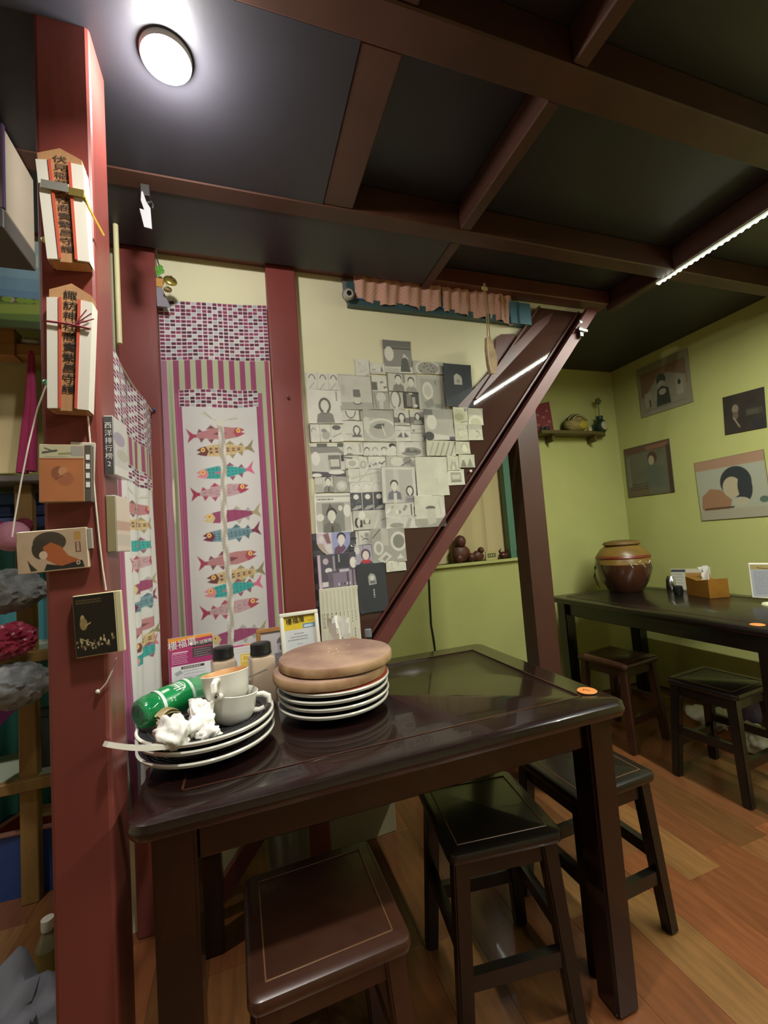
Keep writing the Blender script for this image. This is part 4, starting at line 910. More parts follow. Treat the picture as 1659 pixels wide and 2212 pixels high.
for a in (
 (678, 1150, 776, 1398, 'dark brick-print backing poster beside the red post', d_brick, '3a393c', 'wall'),
 (768, 776, 798, 812, 'small pale sheet with faint pencil marks above the drink poster', d_faint),
 (799, 785, 832, 808, 'small page with one dark tree near the top of the collage', d_tree),
 (829, 736, 889, 806, 'topmost grey page with a robed figure and round balloon', d_robe),
 (892, 781, 956, 808, 'page with a speckled bowl of food left of the black sheet', d_bowl, 'c9c7b8'),
 (960, 787, 1020, 879, 'black sheet with a small pale gate shape beside the stair edge', d_gate, '2a2f33', pl),
 (661, 806, 733, 842, 'page with three bowed heads at the top left of the collage', d_three),
 (733, 810, 803, 885, 'large pale page with a single dark-topped drink glass', d_drink, 'c6c4b8'),
 (803, 812, 836, 846, 'small page crowded with tiny heads right of the drink page', d_crowd),
 (838, 808, 901, 846, 'page with two men facing each other', d_talk, 'c5c3b5'),
 (902, 812, 960, 885, 'page with a round white dish and its shadow below the speckled bowl', d_dish, 'bfbdae'),
 (664, 842, 738, 915, 'white page with a short-haired woman beside vertical writing', d_woman, 'd8d6ca'),
 (806, 847, 841, 885, 'small grey page with a pale vase', d_vase),
 (841, 847, 872, 885, 'narrow page with one long oval face', d_oval, 'c0beb0'),
 (872, 848, 905, 881, 'dark small page with a kitchen scene', d_kitchen, '55544e'),
 (739, 886, 780, 908, 'small page with a face cropped between strands of hair', d_long),
 (739, 909, 785, 953, 'page with a boxed portrait of a bob-haired woman', d_framed, 'd3d1c4'),
 (785, 886, 852, 954, 'page with a big noodle bowl holding a dark leaf', d_bigbowl, 'b9b7ab'),
 (851, 885, 884, 919, 'page with a long-haired girl on a dark band', d_girl, 'cbc9bb'),
 (885, 885, 917, 917, 'page with a bob-haired girl on a dark band', d_girl2, 'cbc9bb'),
 (917, 884, 980, 951, 'page with a street, large balloon and a lying figure', d_street, 'b6b4a7'),
 (979, 880, 1011, 918, 'yellowed photo page of curry next to the stair panel', d_curry, 'c3c2a5', pl),
 (1011, 882, 1043, 918, 'yellowed photo page of a rice dish at the far right of the collage', d_rice, 'b9b89c', pl),
 (982, 918, 1012, 952, 'yellowed photo page of a folded dumpling', d_dump, 'c2c1aa', pl),
 (1011, 918, 1042, 951, 'yellowed photo page of a leafy salad', d_salad, 'c4c3ac', pl),
 (853, 920, 888, 954, 'page showing only a suit collar and tie', d_collar, 'd2d0c3'),
 (888, 918, 918, 954, 'narrow page of two stacked sketch strips', d_strips, 'cfcdc0'),
 (667, 917, 740, 955, 'three-panel page with a flat hat on the left edge', d_hat, 'd3d1c5'),
 (672, 958, 745, 1030, 'page with a shop entrance and white oval speech balloons', d_entr, 'c6c4bb'),
 (741, 956, 784, 983, 'pale page with one diner at a table', d_diner),
 (784, 956, 856, 985, 'page with a row of four heads', d_heads),
 (856, 954, 919, 987, 'page with a steaming hot pot', d_pot, 'cac8bb'),
 (921, 952, 984, 985, 'yellowed page crossed by slanting chopsticks', d_chop, 'c3c2ab', pl),
 (984, 954, 1015, 981, 'small yellowed page with a round glass', d_glass, 'c0bfa6', pl),
 (745, 984, 776, 1012, 'small page with one white plate', d_plate2, 'c5c3b6'),
 (774, 987, 795, 1015, 'tiny page with one grey bowl', d_sbowl, 'd0cec1'),
 (795, 986, 833, 1013, 'small framed page full of tiny figures', d_tiny),
 (834, 983, 899, 1008, 'page with two overlapping figures below the hot pot page', d_two, 'b9b7aa'),
 (966, 985, 993, 1016, 'small yellowed page with pale flames', d_flame, 'c6c5af', pl),
 (991, 982, 1025, 1010, 'small yellowed page with a pair of cone shapes', d_pair, 'c4c3ac', pl),
 (967, 1014, 1003, 1048, 'small cream card with a drawn food tray', d_tray, 'd0cfbb', pl),
 (680, 1028, 720, 1064, 'page with a man in a dark tie beside the red post', d_tie, 'c9c7bc'),
 (720, 1028, 755, 1064, 'page with a blurred pale bowl', d_blur, 'a8a69a'),
 (752, 1012, 825, 1041, 'wide pale page of three faint panels', d_pale, 'd3d1c3'),
 (755, 1041, 828, 1064, 'wide pale strip with three blank faces', d_pfaces, 'd6d4c7'),
 (824, 1007, 899, 1087, 'page with a suited man and a woman in striped top', d_couple, 'cfcdc1'),
 (899, 987, 968, 1071, 'almost blank cream sheet at the right of the collage', d_blank, 'cfcdba', pl),
 (680, 1066, 761, 1151, 'large page with a tied man waving under a dark peak', d_wave, 'dcdace'),
 (757, 1063, 831, 1102, 'dark page with three moons in a row', d_moons, '57575a'),
 (762, 1102, 834, 1144, 'two-panel page with a couple and speech balloon below the moons', d_strip2, 'c5c3b6'),
 (832, 1087, 899, 1116, 'page of scattered small scenes under the suited man', d_scat, 'cac8bb'),
 (834, 1116, 900, 1142, 'pale page with a fish on a board', d_fishd, 'cfcdc0'),
 (896, 1070, 962, 1139, 'page with a tall tumbler below the blank sheet', d_tumbler, 'cdccba', pl),
 (684, 1150, 757, 1197, 'lilac page with a man in a maroon robe, torn to a curve below', d_robeman, 'c6bccb', 'wall', um),
 (686, 1196, 771, 1271, 'purple and black page of a bar interior', d_bar, '5a5560'),
 (757, 1148, 775, 1181, 'narrow page strip with dark leaf shapes', d_narrow),
 (774, 1146, 803, 1177, 'small page with a frowning face', d_sad),
 (766, 1178, 807, 1219, 'lilac page with a child in a red scarf', d_scarf, 'aba3b2'),
 (803, 1141, 876, 1216, 'large grey page looking down on dishes on a table', d_table, 'b3b2a5', pl),
 (834, 1211, 877, 1234, 'torn cream scrap under the dishes page', d_scrap, 'd3d2c0', pl),
 (772, 1217, 836, 1323, 'black rounded sheet with a pale gate at the collage foot', d_gate2, '3a3d40', pl, rm(.35)),
 (692, 1268, 777, 1396, 'cream sheet of vertical menu strips behind the white notice', d_list, 'd5d2bd')):
    x0, y0, x1, y1, lab, dr = a[:6]; kw = {}
    if len(a) > 6: kw['bg'] = a[6]
    if len(a) > 7: kw['on'] = a[7]
    if len(a) > 8: kw['mask'] = a[8]
    if 'brick' in lab: kw['tilt'] = 0
    if 'black rounded' in lab or 'vertical menu' in lab: kw['lift'] = .004
    sheet(x0, y0, x1, y1, lab, dr, **kw)
for nm, px, py, Y, c, lab in (('push_pin', 1015, 1018, WY-.018, 'd8d6c8', 'white push pin on the brown stair panel'), ('push_pin', 622, 858, FY, '5a2a24', 'dark nail in the red middle post')):
    p = at(px, py, Y=Y); b = B(); b.lathe([(0, 0), (.004, 0), (.003, .004), (.006, .008), (.006, .010), (0, .011)], 16, (p.x, Y, p.z), Matrix.Rotation(R(90), 3, 'X')); tag(b.build(nm, mat('pin_'+c, c, .4), None, True), lab, 'pin')

# ================================================================== lamps
def downlight(x, y, label):
    t = thing('ceiling_lamp', label, 'lamp', (x, y, LAMPZ), 0, 'round ceiling lamps')
    B().lathe([(.046, .003), (.050, .000), (.052, .004), (.052, .012), (.044, .012)], 40).build('bezel', mat('bezel_white', 'c9c9c6', .4), t, True)
    B().lathe([(0, .004), (.044, .004), (.045, .006), (.045, .012), (0, .012)], 40).build('diffuser', mat('lit_diffuser', 'ffffff', .5, emit='ffffff', estr=14), t, True)
downlight(*LAMP1, 'round white ceiling lamp glowing above the shrine-tablet post')
# led strip under its joist
t = thing('led_strip', 'bright white LED strip under the right ceiling joist', 'light strip', (1.87, .36, ZB))
B().span((-.008, -1.0, -.004), (.008, .998, .003)).build('strip', mat('led_tape', 'cfd6c0', .5, emit='e8f4d0', estr=.6), t)
b = B()
led = B(); led.box((0, 0, 0), (.011, .011, .005), .002, 1); lm = led.build('led', mat('led_chip', 'ffffff', .4, emit='fbfff0', estr=22), t, True); lm.location = (0, .988, -.007)
for k in range(1, 70):
    o = bpy.data.objects.new('led', lm.data); COL.objects.link(o); o.parent = t; o.location = (0, .988-.0242*k, -.007)
    if .988-.0242*k < -.98: break

# ================================================================== on the left post
PFY = P1[2]                                                      # front face of the post
def on_post(px, py): return at(px, py, Y=PFY)
def board_on(name, label, cat, x0, y0, x1, y1, depth, group=None, tilt=0, Yf=None, lean=0):
    Yf = (PFY if Yf is None else Yf) - depth
    l, r_, t_, b_ = at(x0, (y0+y1)/2, Y=Yf), at(x1, (y0+y1)/2, Y=Yf), at((x0+x1)/2, y0, Y=Yf), at((x0+x1)/2, y1, Y=Yf)
    w, h = r_.x-l.x, t_.z-b_.z
    t = thing(name, label, cat, ((l.x+r_.x)/2, Yf+depth-.0005, (t_.z+b_.z)/2), 0, group, rot=(R(lean), R(tilt), 0)); return t, w, h
def ofuda(label, x0, y0, x1, y1, chars, tilt, wood, red, ink, size, lean, fh, dz):
    t, w, h = board_on('shrine_tablet', label, 'tablet', x0, y0, x1, y1, .030, 'wooden shrine tablets', tilt, None, lean); d = .022
    pts = [(-w*.40, -h/2), (w*.40, -h/2), (w/2, h*.40), (0, h/2), (-w/2, h*.40)] if False else [(-w*.42, -h/2), (w*.42, -h/2), (w*.5, h*.42), (w*.02, h/2), (-w*.5, h*.43)]
    bd = B().prism(pts, lambda u, v, q: Vector((u, -.030+q, v)), .026); bd = bd.build('board', wood, t)
    for s_ in (-1, 1):
        B().prism([(s_*w*.18, -h*.485), (s_*w*.455, -h*.49), (s_*w*.525, h*.36), (s_*w*.23, h*.37)], lambda u, v, q: Vector((u, -.0335+q, v)), .004).build('paper_fold', M_PAPER, t)
        B().prism([(s_*w*.15, -h*.483), (s_*w*.21, -h*.485), (s_*w*.26, h*.37), (s_*w*.19, h*.37)], lambda u, v, q: Vector((u, -.0350+q, v)), .0018).build('red_edge', red, t)
        B().prism([(s_*w*.455, -h*.49), (s_*w*.47, -h*.49), (s_*w*.535, h*.36), (s_*w*.525, h*.36)], lambda u, v, q: Vector((u, -.0335+q, v)), .030).build('paper_side', M_PAPER, t)
    text('lettering', chars, size, ink, bd, (0, -.0312, -h*.02+dz), (R(90), 0, 0), .0002, True, 1.15, 1.0, (w*.33, h*fh))
    return t, w, h
M_OFW = mat('tablet_cedar', 'b98a5c', .65, var=.3, vscale=8, stretch=(6,1,.6)); M_OFR = mat('tablet_red', 'c2503a', .6); M_OFC = mat('tablet_crimson', '8f3a48', .6)
t, w, h = ofuda('upper wooden shrine tablet wrapped in white paper with a gold band', 90, 322, 186, 566, '伏見稲荷大社商賣繁昌守護', -3, M_OFW, M_OFR, mat('faded_ink', '4a3a2c', .8), .02, 0, .84, .006)
B().box((-w*.14, -.0375, h*.13), (w*.62, .0022, .017), .0005, 1, Matrix.Rotation(R(5), 3, 'Y')).build('silver_band', mat('silver_band', 'a9a79c', .4, metal=.6), t)
B().box((w*.33, -.0375, h*.095), (w*.36, .0022, .016), .0005, 1, Matrix.Rotation(R(5), 3, 'Y')).build('gold_band', mat('gold_band', '9a8748', .35, metal=.6), t)
b = B(); b.tube([(w*.5, -.037, h*.09), (w*.56, -.030, 0), (w*.78, -.004, -.035*1.0)], .0022, 6); b.build('gold_cord', mat('gold_cord', 'd3ae2e', .4), t, True)
t, w, h = ofuda('lower shrine tablet with bold black writing and red cord', 104, 612, 197, 888, '諏訪神社商賣繁昌守護', 2, M_OFW, M_OFR, M_INK, .02, 0, .80, .014)
b = B(); b.tube([(-w*.5, -.0375, h*.165), (0, -.0378, h*.160), (w*.5, -.0375, h*.14)], .002, 6); b.build('red_cord', M_OFC, t, True)
b = B()
for dx, dz in ((.018, .028), (.026, .022), (.030, .012), (.020, .006)): b.tube([(w*.16, -.0385, h*.165), (w*.16+dx, -.041, h*.165+dz)], .0011, 5)
b.build('cord_ends', M_OFC, t, True)
def pin(label, px, py, c, Y=PFY, r=.0055, n=1):
    p = at(px, py, Y=Y-.008); b = B()
    for k in range(n): b.ball((p.x+.006*k, Y-.010, p.z-.007*k), r, 2)
    b.lathe([(.0018, 0), (.0018, .010)], 8, (p.x, Y, p.z), Matrix.Rotation(R(90), 3, 'X'))
    tag(b.build('push_pin', mat('pin_'+c, c, .35), None, True), label, 'pin')
pin('pale yellow pins left of the upper shrine tablet', 97, 520, 'b8b45a', n=1)
pin('pair of yellow pins right of the upper shrine tablet', 186, 537, 'd6c33c', n=2)
pin('green-headed pin beside the lower shrine tablet', 100, 827, '4f9a7c')
# string loop
t = thing('string', 'white string hanging from the pins down the left post', 'string', (0, 0, 0))
Ys = PFY-.004
b = B(); b.tube([at(x, y, Y=Ys) for x, y in ((183, 832), (187, 870), (193, 935), (200, 1010), (206, 1080), (215, 1170), (222, 1230), (229, 1275))], .0016, 6); b.build('right_strand', M_STRING, t, True)
b = B(); b.tube([at(x, y, Y=PFY-.008-.0*y) for x, y in ((100, 832), (82, 880), (62, 960), (46, 1040), (32, 1120), (26, 1160))], .0013, 6); b.build('left_strand', M_STRING, t, True)
b = B(); b.tube([at(x, y, Y=Ys) for x, y in ((252, 1420), (243, 1448), (230, 1475), (217, 1490))], .0013, 6); b.ball(at(211, 1494, Y=Ys), .004, 2); b.build('loose_end', M_STRING, t, True)
b = B(); p = at(183, 831, Y=Ys-.004)
for k in range(3): b.tube([(p.x+.006*math.cos(a+k*.7), p.y-.002*k, p.z+.005*math.sin(a)) for a in [j*.7 for j in range(10)]], .0013, 5)
b.build('knot', M_STRING, t, True)
# cassettes and cards on the front face
def case(name, label, x0, y0, x1, y1, depth, cv, tilt, cat='cassette', edge='c8c4b4', Yf=None, lift=0):
    t, w, h = board_on(name, label, cat, x0, y0, x1, y1, depth+lift, None, tilt, Yf)
    B().span((-w/2, -depth-lift, -h/2), (w/2, -lift, h/2), .0012, 1).build('case', mat('case_'+edge, edge, .25, coat=.3), t)
    print_mesh('cover_print', cv, lambda u, v: ((u-.5)*w*.97, -depth-lift-.0006+0*u, (.5-v)*h*.97), M_GLOSSPRINT, t); return t, w, h
cv = Cv(40, 60, 'c4beb0', 3); cv.vdash(.8, .1, .9, .1, '55504a')
case('cassette', 'pale cassette peeking out behind the orange one on the post', 150, 955, 204, 1076, .006, cv, 3, edge='b9b4a2')
cv = Cv(110, 140, 'b4744c', 3); cv.noise(.08, 6); cv.rect(0, 0, 1, .24, 'bdb796').rect(.7, .02, 1, .2, 'a19c92').rect(0, .235, 1, .26, '9c4f38')
cv.line(.08, .14, .38, .10, .05, '57584a').line(.12, .06, .34, .12, .03, '57584a').line(.44, .16, .70, .15, .05, '8d8c62').dash(.12, .21, .8, .21, 1, .015, '8d8a72')
cv.ell(.42, .50, .16, .12, '8d5a42').ell(.58, .60, .18, .13, 'a3674a').ell(.52, .47, .10, .08, 'c08a66').line(.35, .62, .6, .5, .02, '7a4a38')
t, w, h = case('cassette', 'orange-covered cassette case pinned on the left post', 84, 960, 183, 1085, .014, cv, 1, edge='a08a70', lift=.007)
B().span((w/2-.001, -.0205, -h/2), (w/2+.011, -.008, h/2), .001, 1).build('spine', mat('case_spine', '5c564c', .4), t)
for k in range(4): B().span((w/2+.002, -.0212, h*.28-.017*k-.005), (w/2+.008, -.0205, h*.28-.017*k+.005)).build('spine_mark', M_WHINK, t)
cv = Cv(170, 90, 'b9a186', 3); cv.noise(.06, 6)
cv.ell(.46, .30, .24, .26, '4a4238').ell(.32, .45, .12, .24, '423a32').poly([(.36, .40), (.48, .30), (.62, .42), (.72, .66), (.95, .85), (.62, .95), (.40, .72)], 'a9603a').ell(.36, .60, .06, .10, 'cdb49c').poly([(.36, .98), (.40, .82), (.62, .90), (.78, .84), (.92, .80), (.95, .98)], '2f2d2c').poly([(.13, .68), (.18, .80), (.27, .96), (.17, .97)], '3a372c').ell(.86, .86, .03, .05, 'b9b3a2').ell(.86, .86, .015, .025, '2f2d2c')
cv.rect(.82, .08, .92, .30, 'b08a52').rect(.83, .34, .91, .60, '6e4a38').vdash(.87, .36, .58, .04, 'c0a890')
t, w, h = case('cassette', 'beige record-sleeve card with a curly-haired portrait jutting left of the post', 36, 1144, 190, 1234, .010, cv, -2, edge='c9bda2')
B().span((w/2, -.010, -h*.05), (w/2+.008, -.002, h/2-.003), .001, 1).build('spine', mat('case_spine2', '9c9688', .4), t)
cv = Cv(110, 150, '1e1a18', 3)
cv.dash(.06, .08, .7, .12, 2, .02, '5c4c30').ell(.20, .38, .05, .06, 'a9986c').ell(.22, .47, .09, .10, '8f7c50').line(.26, .5, .38, .46, .03, 'b09c6a')
for k in range(46): cv.ell(rnd.uniform(.04, .96), rnd.gauss(.80, .05), rnd.uniform(.012, .03), rnd.uniform(.012, .035), rnd.choice(('a39468', '7d6f4c', 'c0b48c', '5c4a34')))
cv.rect(.0, .90, 1, 1, '1e1a18').line(.12, .70, .45, .82, .02, 'b3a67c')
t, w, h = case('cassette', 'black picture card with gold edge low on the left post', 160, 1282, 252, 1416, .012, cv, -2, edge='cfc69a')
B().span((w/2, -.012, -h/2), (w/2+.010, -.001, h/2), .001, 1).build('spine', mat('case_cream', 'cfc9a0', .4), t)
# cassettes on the post's right side, spines forward
def side_case(label, x0, y0, x1, y1, spine, cvr, chars, ink):
    Yf = PFY+.012; a, c = at(x0, y0, Y=Yf), at(x0, y1, Y=Yf); th = .017; h = a.z-c.z; X0 = P1[1]+.001
    t = thing('cassette', label, 'cassette', (X0, Yf, (a.z+c.z)/2), R(-6)); dp = .07
    B().span((0, 0, -h/2), (th, dp, h/2), .001, 1).build('case', mat('case_clear', 'b9b8b4', .15, coat=.4), t)
    B().span((.001, -.0008, -h/2+.002), (th-.001, .0002, h/2-.002)).build('spine', spine, t)
    print_mesh('cover_print', cvr, lambda u, v: (th+.0006+0*u, dp*u, (.5-v)*h*.97), M_GLOSSPRINT, t, flip=False)
    if chars: text('lettering', chars, .0135, ink, t, (th/2, -.0012, 0), (R(90), 0, 0), .0002, True, 1.12)
    return t
cv = Cv(50, 110, 'b4b2ae', 3); cv.ell(.4, .35, .4, .12, '8f8a98').ell(.6, .62, .4, .1, 'a3a296').rect(0, .85, 1, 1, 'c4c2bc')
side_case('clear cassette case with grey spine on the right side of the left post', 233, 898, 252, 1026, mat('grey_spine', '4f5052', .5), cv, '西洋排行榜2', M_WHINK)
cv = Cv(50, 110, 'c9bcac', 3); cv.rect(0, .45, 1, .62, 'b39682').rect(0, .7, 1, .9, 'bab2a6')
side_case('beige cassette case with tan spine lower on the right side of the left post', 226, 1070, 246, 1194, mat('tan_spine', '98906a', .5), cv, '', M_INK)
# pale conduit beside the post
p0 = at(252, 560, Y=1.5); p1 = at(256, 742, Y=1.5)
b = B(); b.tube([(p0.x, 1.5, ZC-.03), (p0.x, 1.5, p1.z)], .008, 12); tag(b.build('conduit_pipe', mat('cream_pipe', 'cfc99a', .5), None, True), 'cream pipe running up behind the left post', 'pipe')

# ================================================================== bits under the header
p = at(315, 455, Y=1.30)
t = thing('wall_bracket', 'pale metal bracket with a hook under the ceiling at left', 'bracket', (p.x, 1.30, p.z))
hh = (at(315, 420, Y=1.3).z-at(320, 495, Y=1.3).z)/2
B().prism([(-.012, .030), (-.010, .056), (-.006, .058), (.002, .028), (.012, .010), (.014, -hh*1.0), (-.006, -hh*.95), (-.016, .004), (-.004, .002)], lambda u, v, w: Vector((u, w, v)), .004).build('plate', mat('bracket_grey', '9a9a9c', .5), t)
b = B(); b.tube([(.004, 0, .026), (.016, -.004, .028), (.020, -.004, .016), (.018, -.004, .008)], .0025, 8); b.build('hook', M_STEEL, t, True)
B().span((-.012, .004, .05), (.010, .024, ZC-p.z-.001)).build('hanger', mat('bracket_dark', '2a2624', .6), t)
p = at(368, 606, Y=1.55)
t = thing('brass_ornament', 'round brass bell ornament hanging at the top of the fish curtain', 'ornament', (p.x, 1.55, p.z))
M_BRASS = mat('brass', 'a8964e', .35, metal=.8)
b = B(); b.lathe([(0, .006), (.014, .005), (.020, .002), (.022, -.002), (.017, -.006), (0, -.007)], 28, (0, 0, 0), Matrix.Rotation(R(70), 3, 'X') @ Matrix.Rotation(R(15), 3, 'Y')); b.build('disc', M_BRASS, t, True)
b = B()
for k in range(5): a = k*1.25; b.ball((.012*math.cos(a), -.006, .012*math.sin(a)), .0035, 1)
b.build('holes', mat('brass_dark', '4a4020', .5), t, True)
b = B(); b.tube([(0, .004, .02), (-.01, .02, .05), (-.02, .03, .08)], .0012, 5); b.build('cord', M_STRING, t, True)
B().ball((-.012, .02, -.022), .011, 2, (1.3, 1, .8)).build('bell', mat('wood_bell', '8f7a4c', .5), t, True)
p = at(345, 600, Y=1.60)
t = thing('hanging_charm', 'green leaf charm with orange tag hanging beside the brass ornament', 'charm', (p.x, 1.60, p.z))
b = B(); b.tube([(-.008, 0, .10), (-.004, -.005, .06), (.002, -.004, .035)], .0025, 6); b.build('wire', mat('dark_wire', '2c3a2c', .6), t, True)
for k, (dx, dz) in enumerate(((-.006, .03), (.006, .034), (.003, .018), (-.004, .012), (.010, .022))):
    B().ball((dx, -.006, dz), .010, 1, (.8, .25, 1.1)).build('leaf', mat('leaf_green', '4f8f2e', .5), t, True)
B().span((-.012, -.004, -.035), (.010, .0, -.004), .001, 1).build('tag', mat('orange_tag', 'b98438', .6), t)
B().prism([(-.012, -.035), (.006, -.035), (.030, -.105), (-.012, -.105)], lambda u, v, w: Vector((u, w, v)), .003).build('cloth_strip', mat('grey_cloth', '84808c', .9), t)
# security camera
p = at(752, 632, Y=WY-.05)
t = thing('security_camera', 'grey security camera on the wall beside the pink window curtain', 'camera', (p.x, WY, p.z))
B().span((-.010, -.014, .01), (.012, -.001, 2.305-p.z), .003, 2).build('arm', mat('camera_grey', '6d6c6a', .4), t, True)
b = B(); b.ball((.004, -.036, 0), .026, 3, (1, 1, 1)); b.build('ball', MATS['camera_grey'], t, True)
b = B(); b.lathe([(.019, .0), (.020, .018), (.017, .026), (.010, .027)], 28, (-.002, -.045, -.010), Matrix.Rotation(R(100), 3, 'X')); b.build('shroud', mat('camera_light', 'a5a29a', .4), t, True)
b = B(); b.lathe([(0, .026), (.010, .027)], 20, (-.002, -.046, -.010), Matrix.Rotation(R(100), 3, 'X')); b.build('lens', M_BLACK, t, True)
# hanging cloth slipper bag
p = at(1058, 770, Y=1.55)
t = thing('hanging_bag', 'narrow cloth pouch hanging on a cord in front of the stair', 'bag', (p.x, 1.55, p.z))
ztop = at(1050, 640, Y=1.55).z
b = B(); b.tube([(.004, .0, ztop-p.z+.06), (.0, 0, .12), (-.006, 0, .06)], .0022, 6); b.tube([(.010, 0, ztop-p.z+.06), (.010, 0, .12), (.010, 0, .06)], .0022, 6); b.build('cord', mat('jute', '9a8558', .9), t, True)
b = B(); b.box((.006, 0, ztop-p.z+.035), (.03, .004, .018), .002, 1); b.build('tape', mat('masking_tape', 'b9a86c', .7), t)
b = B(); pts = [(-.010, .085), (.006, .085), (.016, .05), (.028, .0), (.028, -.035), (.016, -.075), (-.006, -.08), (-.014, -.04), (-.016, .03)]
b.prism(pts, lambda u, v, w: Vector((u, w-.012, v)), .024); b.build('pouch', mat('pouch_cloth', 'b79e7c', .9, var=.3, vscale=30), t)
b = B(); b.tube([(u, -.013, v) for u, v in ((-.011, .085), (-.017, .03), (-.015, -.04), (-.007, -.081), (.017, -.076))], .0035, 6); b.build('piping', mat('pouch_trim', 'd0bd98', .9), t, True)

# ================================================================== niche, right wall, shelf
t = thing('figurine', 'brown lion figurine with round head on the niche sill', 'figurine', at(1000, 1212, Y=GY-.01))
zt = GY-.01
M_BRN = mat('brown_clay', '5a2f20', .5, var=.3, vscale=20)
t.location = (at(1000, 1200, Y=zt).x, GY+.015, WZ0)
B().ball((0, 0, .06), .055, 3, (1.2, .6, 1.1), noise=.06).build('body', M_BRN, t, True)
B().ball((-.005, -.012, .14), .040, 3, (1, .8, 1.05), noise=.05).build('head', M_BRN, t, True)
for s_ in (-1, 1): B().ball((s_*.045+.02, -.02, .03), .03, 2, (1, .7, 1)).build('paw', M_BRN, t, True)
t = thing('figurine', 'small brown crouching figurine right of the lion', 'figurine', (at(1034, 1200, Y=GY).x, GY+.01, WZ0))
B().ball((0, 0, .035), .04, 3, (1.1, .6, .9), noise=.08).build('body', M_BRN, t, True)
B().ball((.02, -.01, .072), .022, 2).build('head', M_BRN, t, True)
t = thing('figurine', 'dark red crab-like ornament near the teal window frame', 'figurine', (at(1090, 1200, Y=GY).x, GY+.01, WZ0))
B().ball((0, 0, .025), .03, 3, (1.2, .7, .8), noise=.1).build('shell', mat('dark_red_glaze', '4f2420', .25), t, True)
for s_ in (-1, 1): b = B(); b.tube([(s_*.02, 0, .03), (s_*.035, -.005, .055), (s_*.02, -.008, .07)], [.008, .007, .003], 6); b.build('claw', MATS['dark_red_glaze'], t, True)
t = thing('number_sign', 'small cream plaque on the niche sill', 'sign', (at(1060, 1200, Y=GY).x, GY-.012, WZ0))
B().span((-.045, 0, 0), (.045, .010, .062), .002, 1).build('plaque', mat('cream_plaque', 'b9ae74', .5), t)
b = B(); b.span((-.032, -.0012, .018), (.032, 0, .045)); b.build('panel', mat('plaque_dark', '5f5a3c', .6), t)
for k in range(3): B().span((-.022+.017*k, -.002, .025), (-.014+.017*k, -.001, .038)).build('mark', mat('plaque_mark', 'b9ae74', .5), t)
t = thing('small_bottle', 'tiny green bottle with white label on the niche sill', 'bottle', (at(1118, 1200, Y=GY).x, GY-.01, WZ0))
B().lathe([(0, 0), (.012, 0), (.012, .05), (.004, .07), (.004, .09), (0, .09)], 20).build('body', mat('bottle_green', '244a2c', .15), t, True)
B().span((.014, -.012, 0), (.034, .006, .045), .002, 1).build('packet', M_PAPER, t)
# cable on the green wall
b = B(); b.tube([at(x, y, Y=GY-.006) for x, y in ((927, 1250), (929, 1300), (932, 1350), (938, 1385), (942, 1420), (945, 1470))], .0045, 8); tag(b.build('cable', M_BLACK, None, True), 'black cable running down the green wall under the stair', 'cable')
# wall shelf
s0, s1 = at(1160, 935, Y=GY-.07), at(1312, 932, Y=GY-.07); zs = (s0.z+s1.z)/2
t = thing('wall_shelf', 'narrow wooden shelf with trinkets on the green back wall', 'shelf', ((s0.x+s1.x)/2, GY, zs)); hw = (s1.x-s0.x)/2
B().prism([(-hw, 0), (hw, 0), (hw, -.05), (hw-.06, -.09), (hw-.2, -.11), (-hw+.1, -.12), (-hw, -.12)], lambda u, v, w: Vector((u, v, w-.022)), .022).build('board', mat('shelf_wood', '5c4e22', .6), t)
for s_ in (-1, 1): B().span((s_*hw*.6-.008, -.08, -.07), (s_*hw*.6+.008, -.001, -.022)).build('bracket', MATS['shelf_wood'], t)
p = at(1178, 935, Y=GY-.05)
t = thing('red_card', 'dark red patterned card standing on the wall shelf', 'card', (p.x, GY-.045, zs), 0, rot=(R(-6), 0, R(-8)))
zc = at(1190, 866, Y=GY-.04).z-zs
cv = Cv(60, 80, '7a2a2c', 3)
for k in range(14): cv.ell(rnd.random(), rnd.random(), .06, .05, rnd.choice(('a05a58', '8f3f40', '5c1c20', 'b9807a')))
B().prism([(-.075, 0), (.075, 0), (.075, zc), (.0, zc*.93), (-.075, zc*.78)], lambda u, v, w: Vector((u, w, v)), .004).build('card', mat('red_cardstock', '7a2a2c', .6), t)
for k in range(7): B().ball((rnd.uniform(-.05, .05), -.001, rnd.uniform(.03, zc*.75)), .014, 1, (1, .12, .8)).build('flower_print', mat('faded_pink', 'a0605c', .7), t)
p = at(1168, 928, Y=GY-.08); b = B(); b.ball((p.x, GY-.09, zs+.016), .016, 2); b.ball((p.x+.045, GY-.09, zs+.018), .018, 2, (1.3, 1, 1)); tag(b.build('trinket', mat('dark_trinket', '2c2c2a', .4), None, True), 'small dark trinket in front of the red card', 'trinket')
p = at(1240, 915, Y=GY-.06)
t = thing('woven_basket', 'striped woven ball basket with yellow front on the wall shelf', 'basket', (p.x, GY-.07, zs))
r_ = .085
b = B(); b.ball((0, 0, r_*.68), r_, 3, (1.15, .65, .78)); b.build('body', mat('straw_brown', '6e6030', .8, var=.5, vscale=14, stretch=(1,1,9), col2='a08f50'), t, True)
for k in range(4):
    b = B(); b.tube([(r_*1.13*math.cos(a)*math.cos(.28*k), -.1*r_*k-.25*r_, r_*.68+r_*.80*math.sin(a)*(1-.07*k)) for a in [R(20+14*j) for j in range(11)]], .0042, 6); b.build('band', mat('dark_band', '2f2816', .7) if k % 2 == 0 else mat('pale_band', 'a89c6c', .7), t, True)
b = B(); b.ball((.028, -.036, r_*.55), .042, 3, (1.2, .6, .85)); b.build('front', mat('yellow_front', 'a89230', .5), t, True)
p = at(1296, 915, Y=GY-.06)
